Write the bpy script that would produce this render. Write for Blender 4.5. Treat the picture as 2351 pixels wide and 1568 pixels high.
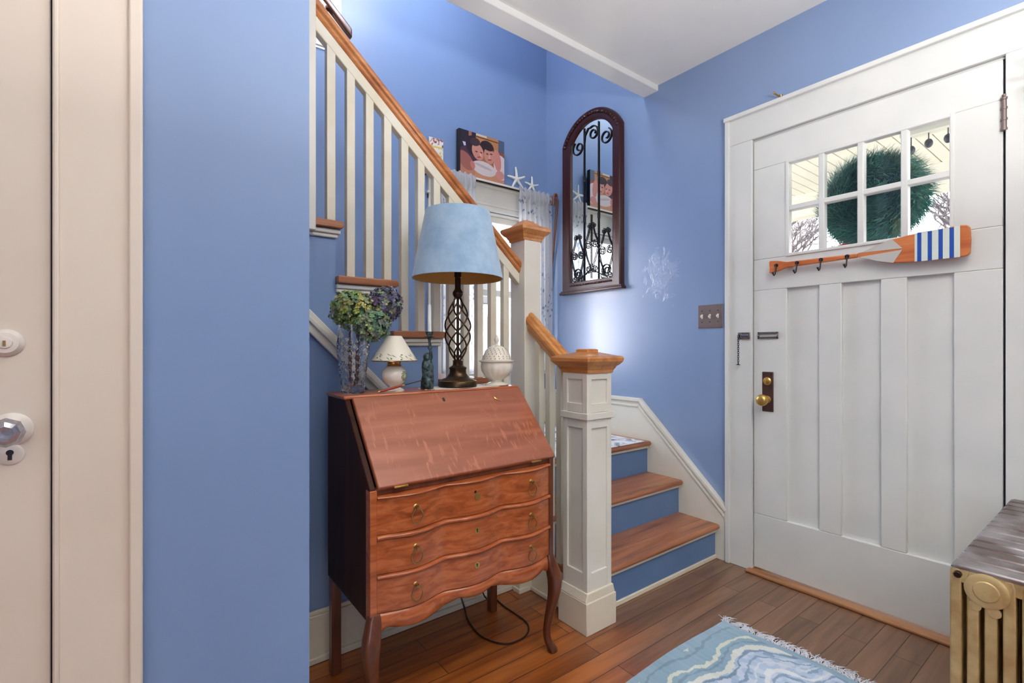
import bpy, bmesh, math, random
from mathutils import Vector, Matrix, noise
random.seed(7)
PI = math.pi
for o in list(bpy.data.objects): bpy.data.objects.remove(o)
SC = bpy.context.scene
COL = SC.collection

# ------------------------------------------------------------------ camera
HC = 1.13
A = math.atan(855.5/1120.5)
cam = bpy.data.cameras.new('camera'); cam_o = bpy.data.objects.new('camera', cam); COL.objects.link(cam_o)
cam_o.location = (0, 0, HC); cam_o.rotation_euler = (PI/2, 0, -A)
cam.sensor_width = 36; cam.lens = 36*1120.5/2351; cam.shift_y = 13/2351
cam.clip_start = .05; cam.clip_end = 200
SC.camera = cam_o
SC.view_settings.view_transform = 'Standard'; SC.view_settings.look = 'None'
SC.view_settings.gamma = 1; SC.view_settings.exposure = 0.13
SC.view_settings.use_curve_mapping = False

# ------------------------------------------------------------------ world: bright winter sky
W = bpy.data.worlds.new('sky'); SC.world = W; W.use_nodes = True
nt = W.node_tree; nt.nodes.clear()
wo = nt.nodes.new('ShaderNodeOutputWorld'); bg = nt.nodes.new('ShaderNodeBackground')
tc = nt.nodes.new('ShaderNodeTexCoord'); sp = nt.nodes.new('ShaderNodeSeparateXYZ'); cr = nt.nodes.new('ShaderNodeValToRGB')
nt.links.new(tc.outputs['Generated'], sp.inputs[0]); nt.links.new(sp.outputs['Z'], cr.inputs[0])
cr.color_ramp.elements[0].color = (.97, .96, 1, 1); cr.color_ramp.elements[0].position = 0.0
cr.color_ramp.elements[1].color = (.78, .88, .94, 1); cr.color_ramp.elements[1].position = .5
nt.links.new(cr.outputs[0], bg.inputs[0]); bg.inputs[1].default_value = 9
nt.links.new(bg.outputs[0], wo.inputs[0])

def area(name, loc, rot, sx, sy, power, col=(1, 1, 1), spread=PI):
    l = bpy.data.lights.new(name, 'AREA'); l.shape = 'RECTANGLE'; l.size = sx; l.size_y = sy
    l.energy = power; l.color = col; l.spread = spread
    o = bpy.data.objects.new(name, l); o.location = loc; o.rotation_euler = rot; COL.objects.link(o); return o
sun = bpy.data.lights.new('sun', 'SUN'); sun.energy = 42; sun.angle = math.radians(.6); sun.color = (1, .96, .9)
sun_o = bpy.data.objects.new('sun', sun); COL.objects.link(sun_o); sun_o.location = (6, -8, 9)
sun_o.rotation_euler = Vector((-.42, .78, -.75)).to_track_quat('-Z', 'Y').to_euler()
# unseen fill lights added to brighten hall and stairwell, not fixtures of the house
area('living_room_fill', (-.4, -1.5, 2.62), (0, 0, 0), 1.2, 1.2, 20, (1, .93, .84))  # added downward fill for the whole room, no ceiling lamp modelled
area('ceiling_bounce_fill', (.75, -.45, 1.6), (PI, 0, 0), .5, .5, 88, (1, .97, .93))  # added upward fill that brightens the ceiling like a bounced flash
area('hall_fill', (1.25, -.05, 2.66), (0, 0, 0), .4, .4, 7, (1, .95, .88))  # added fill for the front door and right wall
pl_ = bpy.data.lights.new('stairwell_fill', 'POINT'); pl_.energy = 30; pl_.shadow_soft_size = .14; pl_.color = (1, .97, .93)  # added point fill, out of view, brightens the right stairwell wall
pl_o = bpy.data.objects.new('stairwell_fill', pl_); pl_o.location = (1.15, 2.12, 3.55); COL.objects.link(pl_o)
# broad soft fill added behind the camera at the left, no window there
area('rear_left_fill', (-2.3, -2.6, 1.6), (math.radians(90), 0, math.radians(-42)), 2.6, 1.7, 33, (1, .985, .95))
p = area('portal_stair_window', (1.94, 2.90, 1.5), (-PI/2, 0, 0), .78, 1.1, 10); p.data.cycles.is_portal = True
p = area('portal_front_door', (2.60, .76, 1.8), (0, PI/2, 0), .45, .6, 10); p.data.cycles.is_portal = True

# ------------------------------------------------------------------ materials
def lin(c):
    return tuple(((x/255)/12.92 if x/255 <= .04045 else ((x/255+.055)/1.055)**2.4) for x in c) + (1,)
MATS = {}
def base(name, col, rough=.5, metal=0, spec=.5):
    m = bpy.data.materials.new(name); m.use_nodes = True; MATS[name] = m
    b = m.node_tree.nodes['Principled BSDF']
    b.inputs['Base Color'].default_value = lin(col); b.inputs['Roughness'].default_value = rough
    b.inputs['Metallic'].default_value = metal; b.inputs['Specular IOR Level'].default_value = spec
    return m, m.node_tree, b
def N(t, k, **kw):
    n = t.nodes.new(k)
    for a, v in kw.items():
        if a in n.inputs: n.inputs[a].default_value = v
        else: setattr(n, a, v)
    return n
def coords(t, scale=(1, 1, 1), rot=(0, 0, 0), loc=(0, 0, 0)):
    tc = t.nodes.new('ShaderNodeTexCoord'); mp = t.nodes.new('ShaderNodeMapping')
    mp.inputs['Scale'].default_value = scale; mp.inputs['Rotation'].default_value = rot; mp.inputs['Location'].default_value = loc
    t.links.new(tc.outputs['Object'], mp.inputs['Vector']); return mp.outputs[0]
def ramp(t, fac, stops):
    r = t.nodes.new('ShaderNodeValToRGB'); e = r.color_ramp.elements
    while len(e) < len(stops): e.new(.5)
    for i, (p_, c) in enumerate(stops): e[i].position = p_; e[i].color = lin(c)
    t.links.new(fac, r.inputs[0]); return r.outputs[0]
def bump(t, b, h, strength=.2, dist=.002):
    n = t.nodes.new('ShaderNodeBump'); n.inputs['Strength'].default_value = strength; n.inputs['Distance'].default_value = dist
    t.links.new(h, n.inputs['Height']); t.links.new(n.outputs[0], b.inputs['Normal']); return n
def paint(name, c1, c2=None, rough=.4, sc=2.5, bs=.25, fine=60, spec=.5, bd=.002):
    m, t, b = base(name, c1, rough, 0, spec)
    v = coords(t)
    if c2:
        n = N(t, 'ShaderNodeTexNoise', Scale=sc, Detail=4.0); t.links.new(v, n.inputs['Vector'])
        t.links.new(ramp(t, n.outputs['Fac'], [(.35, c1), (.65, c2)]), b.inputs['Base Color'])
    n2 = N(t, 'ShaderNodeTexNoise', Scale=fine, Detail=3.0); t.links.new(v, n2.inputs['Vector'])
    bump(t, b, n2.outputs['Fac'], bs, bd)
    return m
def wood(name, c1, c2, c3, axis='X', rough=.35, sc=1.0, dark=.5, coat=0.0, bs=.15):
    m, t, b = base(name, c1, rough)
    s = {'X': (1.2, 14, 14), 'Y': (14, 1.2, 14), 'Z': (14, 14, 1.2)}[axis]
    v = coords(t, tuple(q*sc for q in s))
    n = N(t, 'ShaderNodeTexNoise', Scale=1.6, Detail=6.0, Roughness=.62, Distortion=.7); t.links.new(v, n.inputs['Vector'])
    t.links.new(ramp(t, n.outputs['Fac'], [(.3, c3), (.47, c1), (.62, c2)]), b.inputs['Base Color'])
    v2 = coords(t, tuple(q*sc*5 for q in s)); n2 = N(t, 'ShaderNodeTexNoise', Scale=2, Detail=3.0); t.links.new(v2, n2.inputs['Vector'])
    bump(t, b, n2.outputs['Fac'], bs, .001)
    b.inputs['Coat Weight'].default_value = coat; b.inputs['Coat Roughness'].default_value = .15
    return m

BLUE = (128, 153, 194); BLUE2 = (120, 146, 188)
paint('blue_wall', BLUE, BLUE2, .42, 1.2, .35, 14, .5)
paint('blue_riser', (92, 122, 166), (98, 130, 174), .5, 3, .2)
paint('white_trim', (232, 229, 219), (224, 220, 208), .33, 4, .15, 25)
paint('cream_trim', (231, 223, 205), (222, 212, 192), .38, 4, .15, 25)
paint('baluster_paint', (230, 226, 212), (218, 209, 186), .36, 5, .15, 25)
paint('door_paint', (226, 228, 226), (216, 219, 218), .35, 3, .25, 30)
paint('left_door_paint', (225, 213, 199), (217, 204, 190), .4, 2, .2, 30)
paint('ceiling_paint', (234, 234, 230), (226, 227, 225), .32, 2, .2, 8)
paint('porch_cream', (216, 212, 188), (206, 202, 180), .6)
paint('outside_white', (200, 198, 202), None, .7)
# right wall: same blue with a scuffed plaster patch and a crack line
m = paint('blue_wall_right', BLUE, BLUE2, .27, 1.2, .3, 9, .7)
t = m.node_tree; b = t.nodes['Principled BSDF']; b.inputs['Coat Weight'].default_value = 1; b.inputs['Coat Roughness'].default_value = .40; b.inputs['Coat IOR'].default_value = 1.6
src = b.inputs['Base Color'].links[0].from_socket
v = coords(t, (0, 2.6, 2.2), loc=(0, -2.6*1.78, -2.2*1.56))
ln = N(t, 'ShaderNodeVectorMath', operation='LENGTH'); t.links.new(v, ln.inputs[0])
nz = N(t, 'ShaderNodeTexNoise', Scale=9, Detail=5.0, Distortion=1.6); t.links.new(coords(t), nz.inputs['Vector'])
ml = N(t, 'ShaderNodeMath', operation='MULTIPLY_ADD'); t.links.new(nz.outputs['Fac'], ml.inputs[0]); ml.inputs[1].default_value = -1.1; ml.inputs[2].default_value = .72
ad = N(t, 'ShaderNodeMath', operation='ADD'); t.links.new(ln.outputs['Value'], ad.inputs[0]); t.links.new(ml.outputs[0], ad.inputs[1])
mr = N(t, 'ShaderNodeMapRange'); mr.inputs[1].default_value = .46; mr.inputs[2].default_value = .30; t.links.new(ad.outputs[0], mr.inputs[0])
mx = N(t, 'ShaderNodeMixRGB'); t.links.new(mr.outputs[0], mx.inputs[0]); t.links.new(src, mx.inputs[1]); mx.inputs[2].default_value = lin((136, 158, 198))
t.links.new(mx.outputs[0], b.inputs['Base Color'])
bp = t.nodes.new('ShaderNodeBump'); bp.inputs['Strength'].default_value = .6; bp.inputs['Distance'].default_value = .006
nz2 = N(t, 'ShaderNodeTexNoise', Scale=30, Detail=4.0, Distortion=2); t.links.new(coords(t), nz2.inputs['Vector'])
m2 = N(t, 'ShaderNodeMath', operation='MULTIPLY'); t.links.new(mr.outputs[0], m2.inputs[0]); t.links.new(nz2.outputs['Fac'], m2.inputs[1])
t.links.new(m2.outputs[0], bp.inputs['Height']); t.links.new(b.inputs['Normal'].links[0].from_socket, bp.inputs['Normal']); t.links.new(bp.outputs[0], b.inputs['Normal'])

wood('rail_oak', (184, 112, 58), (204, 134, 76), (150, 84, 40), 'X', .3, 1, coat=.3)
wood('rail_oak_y', (190, 122, 60), (208, 142, 78), (160, 96, 44), 'Y', .3, 1, coat=.3)
wood('tread_oak', (158, 98, 64), (178, 118, 80), (92, 60, 44), 'X', .32, .8, coat=.3)
wood('desk_front', (166, 84, 40), (186, 104, 58), (132, 62, 26), 'X', .3, 2.4, coat=.35)
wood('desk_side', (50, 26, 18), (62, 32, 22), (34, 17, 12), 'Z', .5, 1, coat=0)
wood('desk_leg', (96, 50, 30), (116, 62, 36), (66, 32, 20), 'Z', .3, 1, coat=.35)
wood('paddle_wood', (196, 110, 58), (212, 132, 78), (168, 84, 40), 'Y', .3, 1, coat=.4)
wood('cane_wood', (122, 70, 50), (140, 88, 62), (88, 46, 36), 'Z', .4, 1)
wood('threshold_wood', (158, 106, 66), (176, 124, 80), (110, 70, 44), 'Y', .45, 1)
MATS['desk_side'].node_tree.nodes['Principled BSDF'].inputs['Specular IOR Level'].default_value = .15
# desk lid: quarter sawn oak with pale flecks
m, t, b = base('desk_lid', (166, 98, 70), .3)
v = coords(t, (1.5, 18, 18)); n = N(t, 'ShaderNodeTexNoise', Scale=1.4, Detail=6.0, Distortion=.5); t.links.new(v, n.inputs['Vector'])
c = ramp(t, n.outputs['Fac'], [(.3, (140, 76, 50)), (.5, (158, 90, 62)), (.7, (172, 104, 76))])
v = coords(t, (42, 9, 9), (0, .6, .0)); n2 = N(t, 'ShaderNodeTexNoise', Scale=1.5, Detail=1.5, Distortion=1.2); t.links.new(v, n2.inputs['Vector'])
v3 = coords(t, (3, 3, 5)); n3 = N(t, 'ShaderNodeTexNoise', Scale=1.4, Detail=2.0); t.links.new(v3, n3.inputs['Vector'])
r1 = N(t, 'ShaderNodeMapRange'); r1.inputs[1].default_value = .58; r1.inputs[2].default_value = .68; t.links.new(n2.outputs['Fac'], r1.inputs[0])
r2 = N(t, 'ShaderNodeMapRange'); r2.inputs[1].default_value = .47; r2.inputs[2].default_value = .62; t.links.new(n3.outputs['Fac'], r2.inputs[0])
mm = N(t, 'ShaderNodeMath', operation='MULTIPLY'); t.links.new(r1.outputs[0], mm.inputs[0]); t.links.new(r2.outputs[0], mm.inputs[1])
mx = N(t, 'ShaderNodeMixRGB'); t.links.new(mm.outputs[0], mx.inputs[0]); t.links.new(c, mx.inputs[1]); mx.inputs[2].default_value = lin((182, 110, 80))
t.links.new(mx.outputs[0], b.inputs['Base Color']); b.inputs['Coat Weight'].default_value = .4; b.inputs['Coat Roughness'].default_value = .2
# floor: strip boards along X
m, t, b = base('floor_boards', (150, 90, 50), .3)
v = coords(t, (1, 1, 1))
bt = N(t, 'ShaderNodeTexBrick', Scale=1.0); bt.inputs['Brick Width'].default_value = 1.35; bt.inputs['Row Height'].default_value = .082
bt.inputs['Mortar Size'].default_value = .0016; bt.inputs['Mortar Smooth'].default_value = .2; bt.offset = .37; bt.inputs['Bias'].default_value = 0
bt.inputs['Color1'].default_value = (0, 0, 0, 1); bt.inputs['Color2'].default_value = (1, 1, 1, 1); bt.inputs['Mortar'].default_value = (.5, .5, .5, 1)
t.links.new(v, bt.inputs['Vector'])
v2 = coords(t, (1.2, 14, 14)); g = N(t, 'ShaderNodeTexNoise', Scale=1.6, Detail=7.0, Roughness=.6, Distortion=.6); t.links.new(v2, g.inputs['Vector'])
ga = N(t, 'ShaderNodeMath', operation='MULTIPLY_ADD'); t.links.new(bt.outputs['Color'], ga.inputs[0]); ga.inputs[1].default_value = .22; t.links.new(g.outputs['Fac'], ga.inputs[2])
warm = ramp(t, ga.outputs[0], [(.38, (116, 56, 16)), (.58, (148, 78, 28)), (.8, (176, 102, 46))])
worn = ramp(t, ga.outputs[0], [(.35, (86, 62, 46)), (.6, (118, 86, 64)), (.85, (142, 106, 80))])
# worn traffic path towards the door (X > 1.45)
sx = N(t, 'ShaderNodeSeparateXYZ'); t.links.new(v, sx.inputs[0])
nw = N(t, 'ShaderNodeTexNoise', Scale=2.2, Detail=3.0); t.links.new(coords(t, (1, 2.5, 1)), nw.inputs['Vector'])
wa = N(t, 'ShaderNodeMath', operation='MULTIPLY_ADD'); t.links.new(nw.outputs['Fac'], wa.inputs[0]); wa.inputs[1].default_value = .7; t.links.new(sx.outputs['X'], wa.inputs[2])
wr = N(t, 'ShaderNodeMapRange'); wr.inputs[1].default_value = 1.62; wr.inputs[2].default_value = 2.0; t.links.new(wa.outputs[0], wr.inputs[0])
mx = N(t, 'ShaderNodeMixRGB'); t.links.new(wr.outputs[0], mx.inputs[0]); t.links.new(warm, mx.inputs[1]); t.links.new(worn, mx.inputs[2])
mx2 = N(t, 'ShaderNodeMixRGB'); t.links.new(bt.outputs['Fac'], mx2.inputs[0]); t.links.new(mx.outputs[0], mx2.inputs[1]); mx2.inputs[2].default_value = lin((58, 30, 16))
t.links.new(mx2.outputs[0], b.inputs['Base Color'])
iv = N(t, 'ShaderNodeMath', operation='SUBTRACT'); iv.inputs[0].default_value = 1; t.links.new(bt.outputs['Fac'], iv.inputs[1]); bump(t, b, iv.outputs[0], .4, .002)
b.inputs['Coat Weight'].default_value = .25; b.inputs['Coat Roughness'].default_value = .25

base('brass', (206, 168, 96), .32, .9); base('antique_brass', (186, 148, 92), .3, 1)
base('dark_bronze', (66, 50, 42), .35, .8); base('lamp_bronze', (74, 58, 42), .32, .85)
base('lock_bronze', (96, 70, 66), .42, .7); base('steel', (150, 145, 150), .25, 1); base('black_iron', (42, 42, 48), .4, .6)
base('gold_line', (190, 160, 70), .3, 1); base('black', (14, 13, 14), .5); base('plate_metal', (132, 118, 116), .42, .6)
base('toggle_white', (232, 226, 212), .3); base('porcelain', (236, 229, 214), .15); base('gold_rim', (200, 150, 90), .25, 1)
base('white_enamel', (226, 218, 210), .2); base('verdigris', (66, 84, 88), .55, .5); base('wax', (232, 238, 238), .4)
base('shade_lining', (190, 142, 74), .7); base('pen_red', (150, 52, 34), .3); base('cord_black', (30, 16, 12), .45)
base('cherry_frame', (58, 20, 20), .33); base('starfish_white', (236, 235, 228), .8); base('print_black', (28, 28, 30), .5)
base('silver_paint', (190, 190, 186), .35); base('stripe_blue', (32, 78, 168), .35); base('stripe_white', (216, 226, 218), .35)
base('leaf_green', (96, 128, 62), .5); base('gap_dark', (40, 40, 48), .8); base('red_cloth', (190, 20, 44), .7)
base('dark_post', (34, 38, 44), .5); base('garden_ground', (62, 57, 48), .9); base('grey_roof', (84, 82, 88), .8); base('bark', (84, 76, 78), .8); base('snowy_ground', (150, 144, 138), .9)
base('orange_leaf', (196, 110, 70), .8); base('stem_brown', (92, 64, 46), .7); base('canvas_edge', (24, 22, 28), .6)
m, t, b = base('cut_glass', (255, 255, 255), .02); b.inputs['Transmission Weight'].default_value = 1; b.inputs['IOR'].default_value = 1.5
m, t, b = base('knob_glass', (200, 200, 210), .03, .35); b.inputs['Transmission Weight'].default_value = .7; b.inputs['IOR'].default_value = 1.5
m, t, b = base('mirror_glass', (225, 232, 232), .005, 1)
# window glass
m, t, b = base('window_glass', (255, 255, 255), .0)
tr = t.nodes.new('ShaderNodeBsdfTransparent'); gl = t.nodes.new('ShaderNodeBsdfGlossy'); gl.inputs['Roughness'].default_value = .01
lw = t.nodes.new('ShaderNodeLayerWeight'); lw.inputs[0].default_value = .5
pw = N(t, 'ShaderNodeMath', operation='POWER'); t.links.new(lw.outputs['Facing'], pw.inputs[0]); pw.inputs[1].default_value = 5
fr = N(t, 'ShaderNodeMath', operation='MULTIPLY_ADD'); t.links.new(pw.outputs[0], fr.inputs[0]); fr.inputs[1].default_value = .9; fr.inputs[2].default_value = .03; mxs = t.nodes.new('ShaderNodeMixShader')
t.links.new(fr.outputs[0], mxs.inputs[0]); t.links.new(tr.outputs[0], mxs.inputs[1]); t.links.new(gl.outputs[0], mxs.inputs[2])
t.links.new(mxs.outputs[0], t.nodes['Material Output'].inputs[0])
# lamp shade suede
m, t, b = base('blue_suede', (160, 190, 216), .9); v = coords(t)
n = N(t, 'ShaderNodeTexNoise', Scale=9, Detail=6.0, Roughness=.7); t.links.new(v, n.inputs['Vector'])
t.links.new(ramp(t, n.outputs['Fac'], [(.35, (140, 172, 204)), (.6, (168, 196, 220))]), b.inputs['Base Color'])
b.inputs['Sheen Weight'].default_value = .4
# curtain: sheer white with a blue leaf print
def leafprint(name, ground, ink, scale=14, thr=.30, trans=.45):
    m, t, b = base(name, ground, .8)
    v = coords(t, (1, 1, 1)); dn = N(t, 'ShaderNodeTexNoise', Scale=7, Detail=2.0); t.links.new(v, dn.inputs['Vector'])
    va = N(t, 'ShaderNodeMixRGB', blend_type='ADD'); va.inputs[0].default_value = .08; t.links.new(v, va.inputs[1]); t.links.new(dn.outputs['Color'], va.inputs[2])
    mp = t.nodes.new('ShaderNodeMapping'); mp.inputs['Scale'].default_value = (1.6, 1, .8); t.links.new(va.outputs[0], mp.inputs['Vector'])
    vo = N(t, 'ShaderNodeTexVoronoi', Scale=scale); t.links.new(mp.outputs[0], vo.inputs['Vector'])
    mr = N(t, 'ShaderNodeMapRange'); mr.inputs[1].default_value = thr; mr.inputs[2].default_value = thr-.04; t.links.new(vo.outputs['Distance'], mr.inputs[0])
    nn = N(t, 'ShaderNodeTexNoise', Scale=5, Detail=1.0); t.links.new(v, nn.inputs['Vector'])
    m3 = N(t, 'ShaderNodeMapRange'); m3.inputs[1].default_value = .45; m3.inputs[2].default_value = .55; t.links.new(nn.outputs['Fac'], m3.inputs[0])
    m4 = N(t, 'ShaderNodeMath', operation='MULTIPLY'); t.links.new(mr.outputs[0], m4.inputs[0]); t.links.new(m3.outputs[0], m4.inputs[1])
    mx = N(t, 'ShaderNodeMixRGB'); t.links.new(m4.outputs[0], mx.inputs[0]); mx.inputs[1].default_value = lin(ground); mx.inputs[2].default_value = lin(ink)
    t.links.new(mx.outputs[0], b.inputs['Base Color'])
    if trans:
        tl = t.nodes.new('ShaderNodeBsdfTranslucent'); t.links.new(mx.outputs[0], tl.inputs[0]); ms = t.nodes.new('ShaderNodeMixShader'); ms.inputs[0].default_value = trans
        t.links.new(b.outputs[0], ms.inputs[1]); t.links.new(tl.outputs[0], ms.inputs[2]); tp = t.nodes.new('ShaderNodeBsdfTransparent'); mt = t.nodes.new('ShaderNodeMixShader'); mt.inputs[0].default_value = .26; t.links.new(ms.outputs[0], mt.inputs[1]); t.links.new(tp.outputs[0], mt.inputs[2]); t.links.new(mt.outputs[0], t.nodes['Material Output'].inputs[0])
leafprint('curtain_print', (234, 235, 239), (150, 168, 196), 34, .34, .65)
leafprint('stair_rug_print', (222, 222, 228), (112, 120, 144), 20, .55, 0)
def attrmat(name, rough=.8, sheen=0):
    m, t, b = base(name, (128, 128, 128), rough); a = t.nodes.new('ShaderNodeVertexColor'); a.layer_name = 'Col'
    t.links.new(a.outputs['Color'], b.inputs['Base Color']); b.inputs['Sheen Weight'].default_value = sheen; return m
attrmat('painted_print', .45); attrmat('rug_pile', .95, .2); attrmat('petals', .75); attrmat('needle_green', .7)
paint('fringe_wool', (214, 216, 226), None, .95)
# radiator paint
m, t, b = base('radiator_gold', (196, 172, 122), .38, .25); v = coords(t)
n = N(t, 'ShaderNodeTexNoise', Scale=16, Detail=5.0); t.links.new(v, n.inputs['Vector'])
t.links.new(ramp(t, n.outputs['Fac'], [(.35, (174, 146, 98)), (.6, (206, 184, 134))]), b.inputs['Base Color'])
m, t, b = base('radiator_top_sheen', (140, 128, 124), .28, .7); v = coords(t)  # grey of reflected window light on the tops, put into the colour
n = N(t, 'ShaderNodeTexNoise', Scale=7, Detail=5.0); t.links.new(v, n.inputs['Vector'])
t.links.new(ramp(t, n.outputs['Fac'], [(.4, (104, 88, 84)), (.6, (164, 158, 160))]), b.inputs['Base Color'])
# clapboard
m, t, b = base('clapboard', (236, 233, 240), .7)
# carved dark frame
m, t, b = base('carved_cherry', (62, 24, 21), .3); v = coords(t)
n = N(t, 'ShaderNodeTexVoronoi', Scale=70); t.links.new(v, n.inputs['Vector']); bump(t, b, n.outputs['Distance'], .9, .006)
m, t, b = base('figure_bronze', (62, 80, 84), .5, .55); v = coords(t)
n = N(t, 'ShaderNodeTexNoise', Scale=60, Detail=5.0); t.links.new(v, n.inputs['Vector']); bump(t, b, n.outputs['Fac'], .9, .006)
t.links.new(ramp(t, n.outputs['Fac'], [(.4, (38, 52, 56)), (.65, (96, 116, 118))]), b.inputs['Base Color'])
m, t, b = base('doily_lace', (222, 214, 208), .9); v = coords(t)
n = N(t, 'ShaderNodeTexVoronoi', Scale=120); t.links.new(v, n.inputs['Vector']); bump(t, b, n.outputs['Distance'], .8, .003)

# ------------------------------------------------------------------ mesh helpers
class MB:
    def __init__(s): s.v = []; s.f = []; s.hard = False
    def add(s, vs, fs):
        k = len(s.v); s.v += [Vector(q) for q in vs]; s.f += [tuple(i+k for i in f) for f in fs]; return s
    def box(s, x0, x1, y0, y1, z0, z1):
        s.hard = True
        return s.add([(x, y, z) for x in (x0, x1) for y in (y0, y1) for z in (z0, z1)],
                     [(0, 1, 3, 2), (4, 6, 7, 5), (0, 4, 5, 1), (2, 3, 7, 6), (0, 2, 6, 4), (1, 5, 7, 3)])
    def prism(s, poly, axis, a, b):
        # poly in the two other axes (cyclic order kept), extruded along axis from a to b
        def P(q, w):
            return {'X': (w, q[0], q[1]), 'Y': (q[0], w, q[1]), 'Z': (q[0], q[1], w)}[axis]
        n = len(poly)
        return s.add([P(q, a) for q in poly]+[P(q, b) for q in poly],
                     [tuple(range(n))[::-1], tuple(range(n, 2*n))]+[(i, (i+1) % n, n+(i+1) % n, n+i) for i in range(n)])
    def tube(s, path, r, n=8, closed=False, cap=True, squash=None):
        P = [Vector(q) for q in path]; m = len(P)
        if not hasattr(r, '__len__'): r = [r]*m
        T = []
        for i in range(m):
            if closed: d = P[(i+1) % m]-P[i-1]
            else: d = P[min(i+1, m-1)]-P[max(i-1, 0)]
            T.append(d.normalized() if d.length > 1e-9 else Vector((0, 0, 1)))
        up = Vector((0, 0, 1)) if abs(T[0].z) < .9 else Vector((1, 0, 0))
        u = T[0].cross(up).normalized(); vs = []
        for i in range(m):
            u = (u-T[i]*u.dot(T[i])).normalized(); w = T[i].cross(u)
            for k in range(n):
                a = 2*PI*k/n; vs.append(P[i]+(u*math.cos(a)+w*math.sin(a))*r[i])
        fs = []
        for i in range(m if closed else m-1):
            j = (i+1) % m
            for k in range(n): fs.append((i*n+k, i*n+(k+1) % n, j*n+(k+1) % n, j*n+k))
        if cap and not closed: fs.append(tuple(range(n))[::-1]); fs.append(tuple((m-1)*n+k for k in range(n)))
        return s.add(vs, fs)
    def lathe(s, prof, c=(0, 0, 0), n=32, axis='Z', rf=None, close=False):
        vs = []
        for i, (r, z) in enumerate(prof):
            for k in range(n):
                a = 2*PI*k/n; q = r*(rf(a, z, i) if rf else 1)
                x, y = q*math.cos(a), q*math.sin(a)
                vs.append({'Z': (c[0]+x, c[1]+y, c[2]+z), 'X': (c[0]+z, c[1]+x, c[2]+y), 'Y': (c[0]+x, c[1]+z, c[2]+y)}[axis])
        fs = []; m = len(prof)
        for i in range(m if close else m-1):
            j = (i+1) % m
            for k in range(n): fs.append((i*n+k, i*n+(k+1) % n, j*n+(k+1) % n, j*n+k))
        if not close:
            if prof[0][0] > 1e-5: fs.append(tuple(range(n))[::-1])
            if prof[-1][0] > 1e-5: fs.append(tuple((m-1)*n+k for k in range(n)))
        return s.add(vs, fs)
    def sphere(s, c, r, n=16, m=10, sc=(1, 1, 1)):
        prof = [(max(1e-6, math.sin(PI*i/m)), -math.cos(PI*i/m)) for i in range(m+1)]
        vs = []
        for rr, z in prof:
            for k in range(n): a = 2*PI*k/n; vs.append((c[0]+r*sc[0]*rr*math.cos(a), c[1]+r*sc[1]*rr*math.sin(a), c[2]+r*sc[2]*z))
        return s.add(vs, [(i*n+k, i*n+(k+1) % n, (i+1)*n+(k+1) % n, (i+1)*n+k) for i in range(m) for k in range(n)])
    def build(s, name, mat, parent=None, bevel=0, smooth=True, angle=40, cols=None, seg=2, subsurf=0, mats=None, solid=0):
        off = Vector(ORG.get(parent, (0, 0, 0))) if parent else Vector((0, 0, 0))
        if parent is None and name not in STRUCT:
            xs = [q.x for q in s.v]; ys = [q.y for q in s.v]; zs = [q.z for q in s.v]
            off = Vector(((min(xs)+max(xs))/2, (min(ys)+max(ys))/2, min(zs)))
        me = bpy.data.meshes.new(name)
        me.from_pydata([tuple(q-off) for q in s.v], [], s.f)
        bm = bmesh.new(); bm.from_mesh(me)
        if not cols and not s.hard: bmesh.ops.remove_doubles(bm, verts=bm.verts, dist=1e-6)
        bmesh.ops.recalc_face_normals(bm, faces=bm.faces); bm.to_mesh(me); bm.free()
        me.materials.append(MATS[mat])
        if cols:
            a = me.color_attributes.new('Col', 'FLOAT_COLOR', 'POINT')
            for i, c in enumerate(cols): a.data[i].color = c
        if smooth:
            me.shade_smooth(); me.set_sharp_from_angle(angle=math.radians(angle))
        o = bpy.data.objects.new(name, me); COL.objects.link(o)
        if parent is None: o.location = off; ORG[o] = tuple(off)
        else: o.parent = parent; ORG[o] = tuple(ORG[parent])
        if bevel:
            md = o.modifiers.new('bevel', 'BEVEL'); md.width = bevel; md.segments = seg; md.limit_method = 'ANGLE'; md.angle_limit = math.radians(35)
        if solid:
            md = o.modifiers.new('solid', 'SOLIDIFY'); md.thickness = solid; md.offset = 0
        if subsurf:
            md = o.modifiers.new('sub', 'SUBSURF'); md.levels = subsurf; md.render_levels = subsurf
        return o
ORG = {}; STRUCT = set()
def thing(name, loc, label, cat, group=None):
    o = bpy.data.objects.new(name, None); COL.objects.link(o); o.location = loc; o.empty_display_size = .05; ORG[o] = tuple(loc)
    return tag(o, label, cat, group)
def tag(o, label, cat, group=None, kind=None):
    o['label'] = label; o['category'] = cat
    if group: o['group'] = group
    if kind: o['kind'] = kind
    return o
def struct(mb, name, mat, label, cat, bevel=0, **k):
    STRUCT.add(name); o = mb.build(name, mat, None, bevel, **k); o['kind'] = 'structure'; o['label'] = label; o['category'] = cat; return o
def part_struct(name, loc, label, cat):
    o = thing(name, loc, label, cat); o['kind'] = 'structure'; return o
def arc(c, r, a0, a1, n, plane='XY', z=0):
    pts = []
    for i in range(n+1):
        a = a0+(a1-a0)*i/n; p, q = c[0]+r*math.cos(a), c[1]+r*math.sin(a)
        pts.append({'XY': (p, q, z), 'YZ': (z, p, q), 'XZ': (p, z, q)}[plane])
    return pts

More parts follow.
